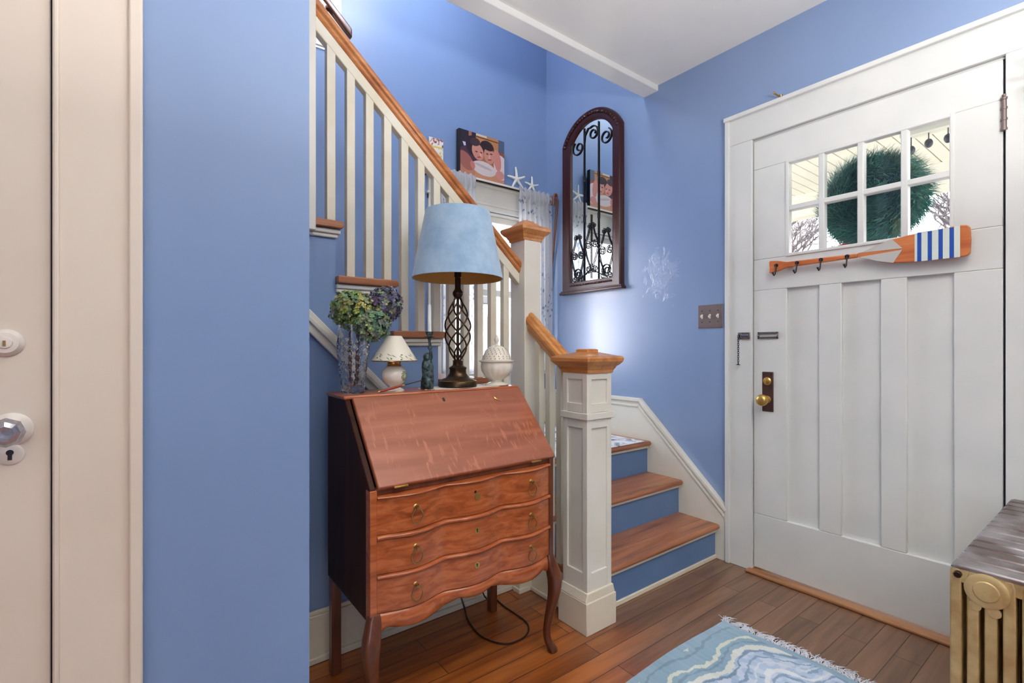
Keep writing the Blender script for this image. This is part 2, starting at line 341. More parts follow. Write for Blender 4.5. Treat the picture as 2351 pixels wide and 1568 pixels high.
# ================================================================== SETTING
XW = 2.48       # right wall plane
YB = 2.815      # stairwell back wall
YS = 1.835      # wall under the stairs
struct(MB().box(-3, 2.70, -3.2, 2.95, -.06, 0), 'floor', 'floor_boards', 'brown oak strip floor, worn grey brown towards the front door', 'floor')
struct(MB().box(-3, 2.6, -3.2, 1.80, 2.705, 2.80), 'ceiling', 'ceiling_paint', 'glossy white ceiling over the entrance hall', 'ceiling')
struct(MB().box(-3, 2.6, 1.80, 1.907, 2.672, 3.05), 'trim_1', 'ceiling_paint', 'white beam along the ceiling at the edge of the stairwell', 'beam', bevel=.004)
struct(MB().box(-.3, 2.6, 1.7, 3.0, 4.2, 4.3), 'ceiling_stairwell', 'ceiling_paint', 'white ceiling high above the stairs', 'ceiling')
struct(MB().box(-.4, 2.6, 1.80, 1.90, 3.05, 4.2), 'wall_landing', 'blue_wall', 'blue wall above the beam on the upper floor side of the stairwell', 'wall')
# right wall with door opening Y .30..1.235, z 0..2.18
w = MB()
w.box(XW, 2.62, 1.235, YB+.1, 0, 4.2).box(XW, 2.62, .305, 1.235, 2.178, 4.2).box(XW, 2.62, -3.2, .305, 0, 4.2)
struct(w, 'wall_right', 'blue_wall_right', 'blue wall with the front door and the arched mirror, scuffed plaster patch in its middle', 'wall')
# back wall with window openings
w = MB()
w.box(-.3, 1.56, YB, YB+.12, -.1, 2.80).box(2.32, XW, YB, YB+.12, -.1, 4.2).box(1.56, 2.32, YB, YB+.12, -.1, .955).box(1.56, 2.32, YB, YB+.12, 2.075, 4.2)
w.box(.86, 1.56, YB, YB+.12, 2.80, 4.2).box(-.3, .50, YB, YB+.12, 2.80, 4.2).box(.50, .86, YB, YB+.12, 3.6, 4.2)
struct(w, 'wall_back', 'blue_wall', 'blue stairwell wall that holds the curtained window', 'wall')
struct(MB().box(-3, .349, 1.32, 1.44, 0, 2.72).box(.25, .349, 1.44, YS, 0, 2.72), 'wall_left', 'blue_wall', 'plain blue wall between the left door casing and the stairs', 'wall')
struct(MB().box(-.4, -.3, 1.44, 3.0, 0, 4.2), 'wall_stair_end', 'blue_wall', 'blue wall at the upper end of the stairwell', 'wall')
# stepped blue wall under the upper flight
R0, TR = 1.222, .215       # riser X of tread A, run
LV = {0: .775, 1: .995, 2: 1.195, 3: 1.393, 4: 1.592, 5: 1.79, 6: 1.99}
poly = [(.349, 0), (1.437, 0), (1.437, LV[0]-.03), (R0, LV[0]-.03)]
for k in range(1, 5):
    poly += [(R0-(k-1)*TR, LV[k]-.03), (max(.349, R0-k*TR), LV[k]-.03)]
poly = [q for q in poly]
poly += [(.349, LV[4]-.03)] if poly[-1][0] > .349 else []
struct(MB().prism(poly, 'Y', YS, YS+.05), 'wall_stair', 'blue_wall', 'blue stepped wall under the upper stair flight, behind the desk', 'wall')
struct(MB().box(.349, 1.40, YS-.016, YS, 0, .165).box(.349, 1.40, YS-.012, YS, .165, .18).box(.349, 1.40, YS-.03, YS-.016, 0, .022), 'baseboard_back', 'cream_trim', 'cream baseboard behind the desk legs', 'baseboard', bevel=.003)
# diagonal moulding on that wall
d = MB()
def diag(x0, z0, x1, z1, wd, y0, y1):
    L = math.hypot(x1-x0, z1-z0); nx, nz = -(z1-z0)/L*wd, (x1-x0)/L*wd
    d.prism([(x0, z0), (x1, z1), (x1+nx, z1+nz), (x0+nx, z0+nz)], 'Y', y0, y1)
diag(.349, 1.315, 1.0, .664, .060, YS-.018, YS); diag(.349, 1.352, 1.02, .681, .016, YS-.028, YS-.018)
struct(d, 'trim_2', 'white_trim', 'white diagonal moulding on the blue wall behind the glass vase', 'trim', bevel=.003)
# right skirt board
poly = [(1.362, 0), (1.362, .262), (1.924, .795), (YB, .795), (YB, .0)]
s = MB().prism(poly, 'X', 2.456, XW)
def slab(p0, p1, wd, x0, x1, up):
    L = math.hypot(p1[0]-p0[0], p1[1]-p0[1]); ny, nz = -(p1[1]-p0[1])/L*wd*up, (p1[0]-p0[0])/L*wd*up
    return [(p0[0], p0[1]), (p1[0], p1[1]), (p1[0]+ny, p1[1]+nz), (p0[0]+ny, p0[1]+nz)]
s.prism(slab((1.362, .262), (1.924, .795), .018, 0, 0, 1), 'X', 2.444, XW)
s.prism(slab((1.362, .225), (1.924, .758), .012, 0, 0, 1), 'X', 2.449, XW)
s.box(2.444, XW, 1.912, YB, .793, .813).box(2.449, XW, 1.93, YB, .76, .772)
struct(s, 'trim_3', 'white_trim', 'white skirting board rising along the right wall beside the lower steps', 'trim', bevel=.002)
struct(MB().box(1.44, 2.456, YB-.022, YB, .565, .795).box(1.44, 2.456, YB-.034, YB, .793, .813), 'trim_4', 'white_trim', 'white skirting board below the stair window', 'trim', bevel=.003)
# front door casing
c = MB()
c.box(2.458, XW, 1.224, 1.345, 0, 2.1785).box(2.446, XW, 1.340, 1.362, 0, 2.325).box(2.458, XW, .15, 1.345, 2.178, 2.312).box(2.440, XW, .12, 1.366, 2.308, 2.330)
c.box(2.458, XW, .17, .316, 0, 2.178).box(2.450, XW, .15, .172, 0, 2.312)
c.box(XW, 2.62, 1.2245, 1.236, 0, 2.178).box(XW, 2.62, .304, .316, 0, 2.178).box(XW, 2.62, .304, 1.236, 2.169, 2.182)
struct(c, 'trim_5', 'door_paint', 'white moulded casing around the front door', 'casing', bevel=.003)
struct(MB().box(2.420, 2.70, .30, 1.24, 0, .014), 'trim_6', 'threshold_wood', 'worn brown wooden threshold under the front door', 'threshold', bevel=.005)

# ------------------------------------------------------------------ front door (door_1)
dr = part_struct('door_1', (2.49, .77, 0), 'white front door with eight small panes over three tall recessed panels', 'door')
D0, D1 = .3235, 1.2205; XF, XBk = 2.470, 2.512
s = MB()
ys = [(D0, .457), (.601, .688), (.832, .922), (1.062, D1)]
for a, b_ in ys: s.box(XF, XBk, a, b_, .293, 1.414)
s.box(XF, XBk, D0, D1, .022, .293).box(XF, XBk, D0, D1, 1.414, 1.568).box(XF, XBk, D0, .457, 1.568, 2.022).box(XF, XBk, 1.063, D1, 1.568, 2.022).box(XF, XBk, D0, D1, 2.022, 2.166)
sl = s.build('door_slab', 'door_paint', dr, bevel=.003)
for a, b_ in ((.457, .601), (.688, .832), (.922, 1.062)):
    MB().box(XF+.019, XBk-.008, a-.004, b_+.004, .289, 1.418).build('recessed_panel', 'door_paint', dr)
s = MB()
y0, y1, z0, z1 = .457, 1.063, 1.568, 2.022; bw = .012
s.box(XF-.007, XBk-.01, y0-.004, y0+bw, z0-.004, z1+.004).box(XF-.007, XBk-.01, y1-bw, y1+.004, z0-.004, z1+.004)
s.box(XF-.0063, XBk-.0105, y0, y1, z0-.0035, z0+bw).box(XF-.0063, XBk-.0105, y0, y1, z1-bw, z1+.0035)
for i in (1, 2, 3):
    yy = y0+(y1-y0)*i/4; s.box(XF-.004, XBk-.008, yy-.012, yy+.012, z0+.001, z1-.001)
s.box(XF-.0033, XBk-.0085, y0+.001, y1-.001, 1.783, 1.807)
s.build('glazing_bars', 'door_paint', dr, bevel=.004)
MB().box(2.488, 2.491, y0, y1, z0, z1).build('pane', 'window_glass', dr, smooth=False)
for zc in (1.965, .28):
    s = MB().tube([(2.462, .3195, zc-.055), (2.462, .3195, zc+.055)], .0085, 12)
    for q in (-.055, -.02, .02, .055): s.tube([(2.462, .3195, zc+q-.004), (2.462, .3195, zc+q+.004)], .0105, 12)
    s.sphere((2.462, .3195, zc+.066), .007, 10, 6); s.build('hinge', 'plate_metal', dr)
pl = MB().box(2.464, XF, 1.122, 1.176, .812, 1.008).build('lock_plate', 'lock_bronze', dr, bevel=.0025)
s = MB()
for yy in (1.131, 1.167):
    for zz in (.825, .995): MB().lathe([(.0035, 0), (.0035, -.002), (.0, -.003)], (2.464, yy, zz), 10, 'X').build('screw', 'dark_bronze', pl)
MB().lathe([(.020, 0), (.020, -.003), (.014, -.008), (.013, -.016), (.0, -.018)], (2.464, 1.150, .962), 24, 'X').box(2.436, 2.449, 1.147, 1.153, .951, .973).build('deadbolt_thumbturn', 'brass', pl, bevel=.0006)
MB().lathe([(.018, 0), (.018, -.003), (.009, -.006), (.008, -.030), (.018, -.036), (.0265, -.045), (.0285, -.055), (.0255, -.066), (.016, -.073), (.0, -.0755)], (2.464, 1.150, .872), 32, 'X').build('door_knob', 'brass', pl)
s = MB().box(2.463, XF, 1.100, 1.198, 1.172, 1.178).box(2.463, XF, 1.100, 1.198, 1.199, 1.205).box(2.463, XF, 1.100, 1.107, 1.172, 1.205).box(2.463, XF, 1.190, 1.198, 1.172, 1.205)
s.box(2.461, 2.465, 1.107, 1.190, 1.176, 1.182).box(2.461, 2.465, 1.107, 1.190, 1.195, 1.201).sphere((2.461, 1.103, 1.188), .005, 8, 6).sphere((2.461, 1.194, 1.188), .005, 8, 6)
s.build('chain_track', 'steel', dr, bevel=.001)
# chain bolt on the casing
ch = thing('door_chain', (2.458, 1.27, 1.17), 'short metal security chain hanging from a plate on the door casing', 'door chain')
MB().box(2.450, 2.458, 1.232, 1.292, 1.170, 1.205).tube([(2.449, 1.236, 1.188), (2.449, 1.270, 1.188)], .009, 12).build('mount_plate', 'steel', ch, bevel=.0015)
MB().lathe([(.012, 0), (.012, -.006), (.0, -.009)], (2.450, 1.272, 1.188), 16, 'X').build('rosette', 'steel', ch)
s = MB(); z = 1.186
for i in range(14):
    c_ = (2.440, 1.2845, z); pts = []
    for k in range(10):
        a = 2*PI*k/10; u, w_ = .0042*math.cos(a), .0072*math.sin(a)
        pts.append((c_[0]+(u if i % 2 else 0), c_[1]+(0 if i % 2 else u), c_[2]+w_))
    s.tube(pts, .0013, 6, closed=True); z -= .0105
s.build('chain', 'black_iron', ch)
MB().lathe([(.0095, 0), (.0095, .003), (.003, .005), (.003, .010)], (2.440, 1.2845, z-.001), 14).build('chain_end', 'black_iron', ch)
struct(MB().box(XF+.012, 2.60, .3165, .3230, .018, 2.168).box(XF+.012, 2.60, 1.2210, 1.2240, .018, 2.168).box(XF+.012, 2.60, .3165, 1.224, 2.1665, 2.1685).box(XF+.02, 2.50, .3165, 1.224, .0185, .0215), 'trim_9', 'gap_dark', 'dark filler added to block sky light around the front door', 'light blocker')  # dark boxes added in the door gaps to stop sky light leaking in
# small hook on top of the casing
s = MB().lathe([(.010, 0), (.010, .003), (.004, .005), (.004, .010), (.007, .014), (.007, .018), (.0, .020)], (2.462, 1.085, 2.330), 14).tube([(2.462, 1.085, 2.338), (2.440, 1.094, 2.344), (2.425, 1.10, 2.350)], .0035, 8).sphere((2.424, 1.10, 2.351), .006, 10, 6)
tag(s.build('curtain_bracket', 'antique_brass'), 'tiny metal bracket standing on top of the front door casing', 'bracket')

# ------------------------------------------------------------------ left door (door_2)
YL = 1.32
dl = part_struct('door_2', (-.55, 1.30, 0), 'peach white interior door at the left with a glass knob', 'door')
MB().box(-.93, -.1385, YL-.006, YL+.0, .01, 2.05).build('door_slab', 'left_door_paint', dl, bevel=.002)
def dp(u, v, Y):
    f = 1120.5; F = (math.sin(A), math.cos(A)); R = (math.cos(A), -math.sin(A)); t_ = (u-1175.5)/f
    rx, ry = F[0]+t_*R[0], F[1]+t_*R[1]; d_ = Y/ry; return (rx*d_, Y, HC-(v-797)/f*d_)
YD = YL-.006
p_ = dp(27, 985, YD)
r_ = MB().lathe([(.031, 0), (.031, -.003), (.026, -.006), (.018, -.008), (.010, -.012)], p_, 32, 'Y').build('rosette', 'white_enamel', dl)
MB().lathe([(.008, 0), (.008, -.022), (.014, -.026), (.025, -.036), (.027, -.046), (.021, -.058), (.013, -.061), (.0, -.060)], (p_[0], YD-.006, p_[2]), 8, 'Y').build('glass_knob', 'knob_glass', dl, smooth=False)
p_ = dp(24, 1043, YD)
k_ = MB().lathe([(.020, 0), (.020, -.002), (.016, -.005), (.0, -.006)], p_, 28, 'Y').build('keyhole_plate', 'white_enamel', dl)
MB().lathe([(.0055, 0), (.0, -.0005)], (p_[0], YD-.0062, p_[2]+.004), 16, 'Y').box(p_[0]-.003, p_[0]+.003, YD-.0066, YD-.0055, p_[2]-.010, p_[2]+.004).build('keyhole', 'gap_dark', k_)
p_ = dp(14, 787, YD)
k_ = MB().lathe([(.026, 0), (.026, -.003), (.021, -.009), (.019, -.012), (.011, -.013), (.010, -.016), (.0, -.017)], p_, 32, 'Y').build('lock_cylinder', 'white_enamel', dl)
MB().box(p_[0]-.002, p_[0]+.002, YD-.0185, YD-.016, p_[2]-.006, p_[2]+.004).build('key_slot', 'antique_brass', k_)
c = MB().box(-.1350, -.014, YL-.018, YL, 0, 2.08).box(-.018, .006, YL-.030, YL, 0, 2.20).box(-.1350, -.1245, YL-.0225, YL, 0, 2.06)
c.box(-.95, .006, YL-.018, YL, 2.06, 2.18).box(-.95, .010, YL-.034, YL, 2.18, 2.21)
struct(c, 'trim_7', 'left_door_paint', 'wide peach white door casing at the left edge', 'casing', bevel=.004)
struct(MB().box(-.1385, -.1350, YL-.003, YL, 0, 2.06), 'trim_8', 'gap_dark', 'dark gap between left door and its casing', 'gap')
struct(MB().box(.006, .349, YL-.018, YL, 0, .18).box(.349, .367, YL-.018, YS-.03, 0, .18), 'baseboard_left', 'cream_trim', 'cream baseboard along the plain blue wall', 'baseboard', bevel=.003)

# ------------------------------------------------------------------ stair window (window_1)
wn = part_struct('window_1', (1.94, 2.80, .95), 'white double hung stair window behind the balusters', 'window')
WX0, WX1 = 1.56, 2.32
s = MB().box(1.465, WX0, YB-.02, YB, .955, 2.13).box(WX1, 2.415, YB-.02, YB, .955, 2.13).box(1.465, 2.415, YB-.024, YB, 2.08, 2.245)
s.box(1.455, 2.425, YB-.03, YB, 2.112, 2.128).box(WX0, WX1, YB, YB+.12, 2.067, 2.08).box(WX0-.002, WX0+.01, YB, YB+.12, .955, 2.08).box(WX1-.01, WX1+.002, YB, YB+.12, .955, 2.08)
s.build('window_frame', 'white_trim', wn, bevel=.003)
MB().box(1.45, 2.43, YB-.085, YB, 2.245, 2.263).box(1.46, 2.42, YB-.06, YB, 2.232, 2.245).build('window_shelf', 'white_trim', wn, bevel=.004)
MB().box(1.45, 2.43, YB-.05, YB+.10, .93, .955).box(1.465, 2.415, YB-.018, YB, .86, .93).build('window_sill', 'white_trim', wn, bevel=.004)
for (a, b_, yy) in ((1.495, 2.067, YB+.045), (.955, 1.535, YB+.015)):
    q = MB().box(WX0+.01, WX0+.055, yy, yy+.03, a, b_).box(WX1-.055, WX1-.01, yy, yy+.03, a, b_).box(WX0+.01, WX1-.01, yy, yy+.03, a, a+.04).box(WX0+.01, WX1-.01, yy, yy+.03, b_-.045, b_).build('sash', 'white_trim', wn, bevel=.003)
    MB().box(WX0+.05, WX1-.05, yy+.013, yy+.016, a+.035, b_-.04).build('pane', 'window_glass', q, smooth=False)
# small upstairs window on the same wall
w2 = part_struct('window_2', (.68, 2.80, 2.81), 'sliver of white cased window beyond the top of the handrail', 'window')
MB().box(.82, .914, YB-.02, YB, 2.83, 3.7).box(.42, .50, YB-.02, YB, 2.83, 3.7).box(.44, .90, YB-.018, YB, 2.805, 2.87).box(.42, .914, YB-.02, YB, 3.6, 3.7).box(.40, .934, YB-.045, YB, 2.87, 2.89).build('window_frame', 'white_trim', w2, bevel=.003)
q = MB().box(.50, .54, YB+.02, YB+.05, 2.87, 3.6).box(.80, .86, YB+.02, YB+.05, 2.87, 3.6).box(.5, .86, YB+.02, YB+.05, 2.87, 2.93).box(.5, .86, YB+.02, YB+.05, 3.2, 3.24).box(.5, .86, YB+.02, YB+.05, 3.55, 3.6).build('sash', 'dark_post', w2)
MB().box(.53, .81, YB+.033, YB+.036, 2.9, 3.58).build('pane', 'window_glass', q, smooth=False)

# ================================================================== STAIRCASE
st = thing('staircase', (1.9, 1.9, 0), 'painted staircase with oak treads, white balusters and newel posts turning left at a landing', 'staircase')
def tread(x0, x1, y0, y1, ztop, nose, mat='tread_oak', th=.028):
    """board with rounded nosing on side nose ('y-' lower flight, 'x+' upper flight)"""
    n = 6; s = MB()
    if nose == 'y-':
        pr = [(y1, ztop), (y1, ztop-th)]+[(y0+th/2-th/2*math.cos(a), ztop-th/2+th/2*math.sin(a)) for a in [(-PI/2+PI*i/n) for i in range(n+1)]]
        s.prism(pr, 'X', x0, x1)
    else:
        pr = [(x0, ztop), (x0, ztop-th)]+[(x1-th/2+th/2*math.cos(a), ztop-th/2+th/2*math.sin(a)) for a in [(-PI/2+PI*i/n) for i in range(n+1)]]
        s.prism(pr, 'Y', y0, y1)
    return s.build('tread', mat, st, bevel=.004, angle=50)
SX0, SX1 = 1.462, 2.4555
RY = [1.42, 1.643, 1.860]; ZT = [.187, .375, .563]
for i in range(3):
    zb = 0 if i == 0 else ZT[i-1]
    MB().box(SX0 if i else 1.556, SX1, RY[i], RY[i]+.02, max(.0005, zb-.012), ZT[i]-.027).build('riser', 'blue_riser', st)
    MB().box(SX0 if i else 1.556, SX1, RY[i]-.012, RY[i], ZT[i]-.044, ZT[i]-.0285).build('riser_moulding', 'cream_trim', st, bevel=.003)
MB().box(1.556, SX1, RY[0]-.010, RY[0], 0.0005, .022).build('riser_base_strip', 'cream_trim', st, bevel=.003)
tread(1.555, SX1, 1.392, 1.500, ZT[0], 'y-'); tread(1.445, SX1, 1.4995, RY[1]+.001, ZT[0], 'y-') if False else None
s_ = MB().box(1.447, SX1-.0005, 1.5005, RY[1], ZT[0]-.028, ZT[0]); s_.build('tread', 'tread_oak', st, bevel=.002)
tread(1.447, SX1, 1.613, RY[2], ZT[1], 'y-')
tread(1.447, SX1, 1.830, 2.00, ZT[2], 'y-')
MB().box(1.4365, SX1, 1.999, YB-.035, ZT[2]-.028, ZT[2]).build('landing_floor', 'tread_oak', st)
# closed side panel of the lower flight
MB().prism([(1.485, 0), (1.83, 0), (1.83, ZT[2]-.03), (1.858, ZT[2]-.03), (1.858, ZT[1]-.03), (1.655, ZT[1]-.03), (1.655, ZT[0]-.03), (1.485, ZT[0]-.03)], 'X', SX0-.006, SX0+.014).build('side_panel', 'cream_trim', st, bevel=.002)
MB().box(SX0-.018, SX0-.006, 1.492, 1.755, 0, .02).build('shoe_moulding', 'cream_trim', st, bevel=.004)
# upper flight
TX = {k: R0+.023-(k-1)*TR for k in range(0, 6)}     # nosing X
for k in range(0, 6):
    rx = R0-(k-1)*TR; x1 = TX[k]
    zb = ZT[2] if k == 0 else LV[k-1]
    x0 = rx-TR
    if x0 < .351 and k >= 4:
        tread(-.05, x1, YS+.055 if k > 4 else 1.80, YB-.001, LV[k], 'x+') if k == 5 else tread(.352, x1, 1.80, YB-.001, LV[k], 'x+')
    else:
        tread(x0, x1, 1.80, YB-.001, LV[k], 'x+')
    if k < 5:
        MB().box(rx-.018, rx, YS+.052, YB-.001, zb, LV[k]-.0285).build('riser', 'blue_riser', st)
        xa = max(.352, x0+.0)
        MB().box(xa, x1-.008, YS-.020, YS-.0005, LV[k]-.046, LV[k]-.0285).box(xa, x1-.016, YS-.012, YS-.0005, LV[k]-.060, LV[k]-.046).build('tread_moulding', 'white_trim', st, bevel=.004)
# balusters of the upper flight
RS = .905
def zr(x): return 1.510+RS*(1.396-x)      # underside of the oak rail
BY0, BY1 = 1.815, 1.847
for i in range(12):
    xc = .557+.0725*i
    if xc > 1.42: break
    lvl = max([k for k in range(0, 6) if xc-.016 < TX[k]-.004] or [0], key=lambda k: k)
    zb = LV[lvl]
    MB().prism([(xc-.0155, zb), (xc+.0155, zb), (xc+.0155, zr(xc+.0155)-.035), (xc-.0155, zr(xc-.0155)-.035)], 'Y', BY0+.001, BY1-.001).build('baluster', 'baluster_paint', st, bevel=.002)
# sub-rail and rail
def rail(x0, x1, lo, hi, y0, y1, name, mat):
    return MB().prism([(x0, zr(x0)+lo), (x1, zr(x1)+lo), (x1, zr(x1)+hi), (x0, zr(x0)+hi)], 'Y', y0, y1).build(name, mat, st, bevel=.003)
rail(.36, 1.430, -.052, .0, BY0-.001, BY1+.001, 'sub_rail', 'baluster_paint')
# moulded oak handrail profile swept along the slope
def sweep_rail(p0, p1, prof, name, mat, side):
    """prof: (sideways, upwards) closed outline; swept from p0 to p1 with vertical ends"""
    s = MB(); n = len(prof); vs = []
    for p in (p0, p1):
        for a, b_ in prof: vs.append((p[0]+side[0]*a, p[1]+side[1]*a, p[2]+b_))
    s.add(vs, [tuple(range(n))[::-1], tuple(range(n, 2*n))]+[(i, (i+1) % n, n+(i+1) % n, n+i) for i in range(n)])
    return s.build(name, mat, st, bevel=.002, angle=30)
prof = [(-.018, 0), (.018, 0), (.024, .010), (.024, .022), (.032, .030), (.034, .044), (.029, .056), (.020, .060), (.014, .070), (.0, .074), (-.014, .070), (-.020, .060), (-.029, .056), (-.034, .044), (-.032, .030), (-.024, .022), (-.024, .010)]
sweep_rail((.36, 1.831, zr(.36)), (1.430, 1.831, zr(1.430)), prof, 'handrail', 'rail_oak', (0, 1))
# lower handrail between the newels, along Y
prof2 = [(a, b_*1.28) for a, b_ in prof]
sweep_rail((1.470, 1.779, 1.203), (1.470, 1.476, .968), prof2, 'handrail', 'rail_oak_y', (1, 0))
for yc, k in ((1.712, 1), (1.640, 0), (1.568, 0)):
    zb = ZT[k] if yc > 1.66 else ZT[0]
    zb = ZT[1] if yc > 1.64 else ZT[0]
    zt_ = .968+(yc-1.476)*.7755+.004
    MB().box(1.452, 1.484, yc-.016, yc+.016, zb, zt_).build('baluster', 'baluster_paint', st, bevel=.002)
# wall-end half post
MB().box(.40, .497, 1.792, YS-.0005, 1.545, 2.44).build('half_post', 'white_trim', st, bevel=.003)

def newel_cap(s, cx_, cy_, z, hw, big, top):
    """moulded square cap as stacked square rings"""
    rings = [(hw+.004, z), (hw+.006, z+.012), (hw+.012, z+.020), (hw+.014, z+.026), (hw+.024, z+.034), (hw+.030, z+.042), (hw+.034, z+.047), (hw+.036, z+.060), (hw+.032, z+.066)]+top
    vs = []; fs = []
    for h_, zz in rings: vs += [(cx_-h_, cy_-h_, zz), (cx_+h_, cy_-h_, zz), (cx_+h_, cy_+h_, zz), (cx_-h_, cy_+h_, zz)]
    m = len(rings)
    for i in range(m-1):
        for k in range(4): fs.append((i*4+k, i*4+(k+1) % 4, (i+1)*4+(k+1) % 4, (i+1)*4+k))
    fs += [(3, 2, 1, 0), tuple((m-1)*4+k for k in range(4))]
    return s.add(vs, fs)
# newel 1 (panelled box newel)
NX0, NX1, NY0, NY1 = 1.398, 1.541, 1.345, 1.483
i_ = .008
s = MB().box(NX0+i_, NX1-i_, NY0+i_, NY1-i_, .14, 1.029)
sw = .026
for (x, y) in ((NX0, NY0), (NX1-sw, NY0), (NX0, NY1-sw), (NX1-sw, NY1-sw)): s.box(x, x+sw, y, y+sw, .14, 1.03)
for (a, b_) in ((.14, .235), (.805, .842), (.842, .868), (.868, .905), (1.000, 1.03)):
    e = .008 if (a, b_) == (.842, .868) else -.0006
    s.box(NX0-e, NX1+e, NY0-e, NY1+e, a+(.0007 if e < 0 else 0), b_-(.0007 if e < 0 else 0))
nb = s.build('newel_post', 'white_trim', st, bevel=.002)
MB().box(1.383, 1.5555, 1.332, 1.496, 0, .128).prism([(1.383, .128), (1.5555, .128), (1.5475, .150), (1.545, .162), (1.394, .162), (1.391, .150)], 'Y', 1.338, 1.490).build('newel_base', 'cream_trim', nb, bevel=.003)
newel_cap(MB(), (NX0+NX1)/2, (NY0+NY1)/2, 1.026, .0705, 1, [(.088, 1.096), (.032, 1.110), (.032, 1.120), (.026, 1.123)]).build('newel_cap', 'rail_oak_y', nb, bevel=.001, angle=20)
# newel 2 (tall)
s = MB().box(1.430, 1.528, 1.775, 1.885, 0, 1.640)
nb = s.build('newel_post', 'white_trim', st, bevel=.003)
MB().box(1.385, 1.462, 1.757, 1.80, 0, .13).box(1.378, 1.470, 1.749, 1.80, 0, .022).box(1.395, 1.4305, 1.772, 1.815, .13, .75).build('newel_base', 'cream_trim', nb, bevel=.003)
newel_cap(MB(), 1.479, 1.83, 1.632, .052, 1, [(.064, 1.700), (.030, 1.728), (.0285, 1.733)]).build('newel_cap', 'rail_oak_y', nb, bevel=.001, angle=20)
# wall handrail upstairs on the back wall
s = MB().prism([(.955, 2.875), (.955, 2.925), (.30, 3.53), (.30, 3.48)], 'Y', YB-.085, YB-.04)
wr = thing('wall_handrail', (.6, YB-.04, 2.875), 'dark brown end of the wall handrail peeping over the long oak rail', 'handrail')
s.build('rail', 'desk_leg', wr, bevel=.01); MB().box(.80, .83, YB-.05, YB, 2.96, 3.0).build('bracket', 'dark_bronze', wr)

# stair rug on the landing
s = MB().box(1.50, 2.40, 1.836, 2.68, ZT[2]+.0005, ZT[2]+.007)
tag(s.build('stair_rug', 'stair_rug_print', None, bevel=.002), 'white rug with grey blue leaf print lying on the stair landing', 'rug')

# ================================================================== DESK
dk = thing('writing_desk', (.873, 1.53, 0), 'reddish oak slant front desk with three serpentine drawers and cabriole legs', 'desk')
DX0, DX1, DYF, DYB = .522, 1.222, 1.352, 1.742
ZB, ZL, ZTp = .335, .726, .974
for x0 in (DX0, DX1-.018):
    prf = [(DYF, ZB), (DYB, ZB), (DYB, ZTp-.012), (1.567, ZTp-.012), (1.560, ZTp-.02), (DYF, ZL-.005)]
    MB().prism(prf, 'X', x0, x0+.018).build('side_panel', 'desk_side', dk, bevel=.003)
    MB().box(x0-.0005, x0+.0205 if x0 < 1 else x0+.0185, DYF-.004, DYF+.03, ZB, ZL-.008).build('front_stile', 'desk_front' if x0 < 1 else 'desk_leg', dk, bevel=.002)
MB().box(DX0-.004, DX1+.004, 1.561, DYB+.004, ZTp-.014, ZTp).build('desk_top', 'desk_front', dk, bevel=.005)
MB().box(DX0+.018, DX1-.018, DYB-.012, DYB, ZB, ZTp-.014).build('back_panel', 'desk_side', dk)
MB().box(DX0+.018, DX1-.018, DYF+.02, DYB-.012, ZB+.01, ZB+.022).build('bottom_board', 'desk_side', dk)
# slanted lid
dy, dz = 1.566-1.346, ZTp-.730; L_ = math.hypot(dy, dz); ny, nz = -dz/L_, dy/L_
a0 = (1.340, .726); a1 = (1.340+dy*.992, .726+dz*.992)
poly = [(a0[0]-ny*.018, a0[1]-nz*.018), (a1[0]-ny*.018, a1[1]-nz*.018), a1, a0]
lid = MB().prism(poly, 'X', DX0+.022, DX1+.006).build('slant_lid', 'desk_lid', dk, bevel=.004)
def on_lid(sx_, t_, out=0):
    return (sx_, a0[0]+(a1[0]-a0[0])*t_+ny*out, a0[1]+(a1[1]-a0[1])*t_+nz*out)
rot = Matrix.Rotation(math.atan2(dz, dy), 4, 'X')
def lid_disc(x, t_, r1, r2, n=14, th=.0012):
    s = MB(); vs = []
    for o_ in (.0002, th):
        for k in range(n):
            a = 2*PI*k/n; tt = t_+r2*math.sin(a)/L_; vs.append(on_lid(x+r1*math.cos(a), tt, o_))
    return s.add(vs, [tuple(range(n)), tuple(range(n, 2*n))[::-1]]+[(i, (i+1) % n, n+(i+1) % n, n+i) for i in range(n)])
lid_disc(.865, .895, .005, .009).build('lid_keyhole', 'black', lid)
s = MB(); pts = [on_lid(1.098+.006*math.cos(a)*1.6, .855+.05*(a-PI)/PI, .0006) for a in [PI*.75+PI*.6*i/8 for i in range(9)]]
s.tube([on_lid(1.082-.004*math.sin(PI*i/8)+.022*(i/8)**2, .90-.085*i/8, .0004) for i in range(9)], [.0008+.0035*math.sin(PI*i/8) for i in range(9)], 6)
s.build('stain_mark', 'antique_brass', lid)
for xx in (DX0+.09, DX1-.09):
    MB().box(xx-.022, xx+.022, 1.335, 1.352, .7185, .7235).build('lid_hinge', 'brass', dk, bevel=.001)
MB().box(DX0+.018, DX1-.018, DYF+.004, DYF+.03, ZL-.026, ZL-.006).build('top_rail', 'desk_leg', dk, bevel=.002)
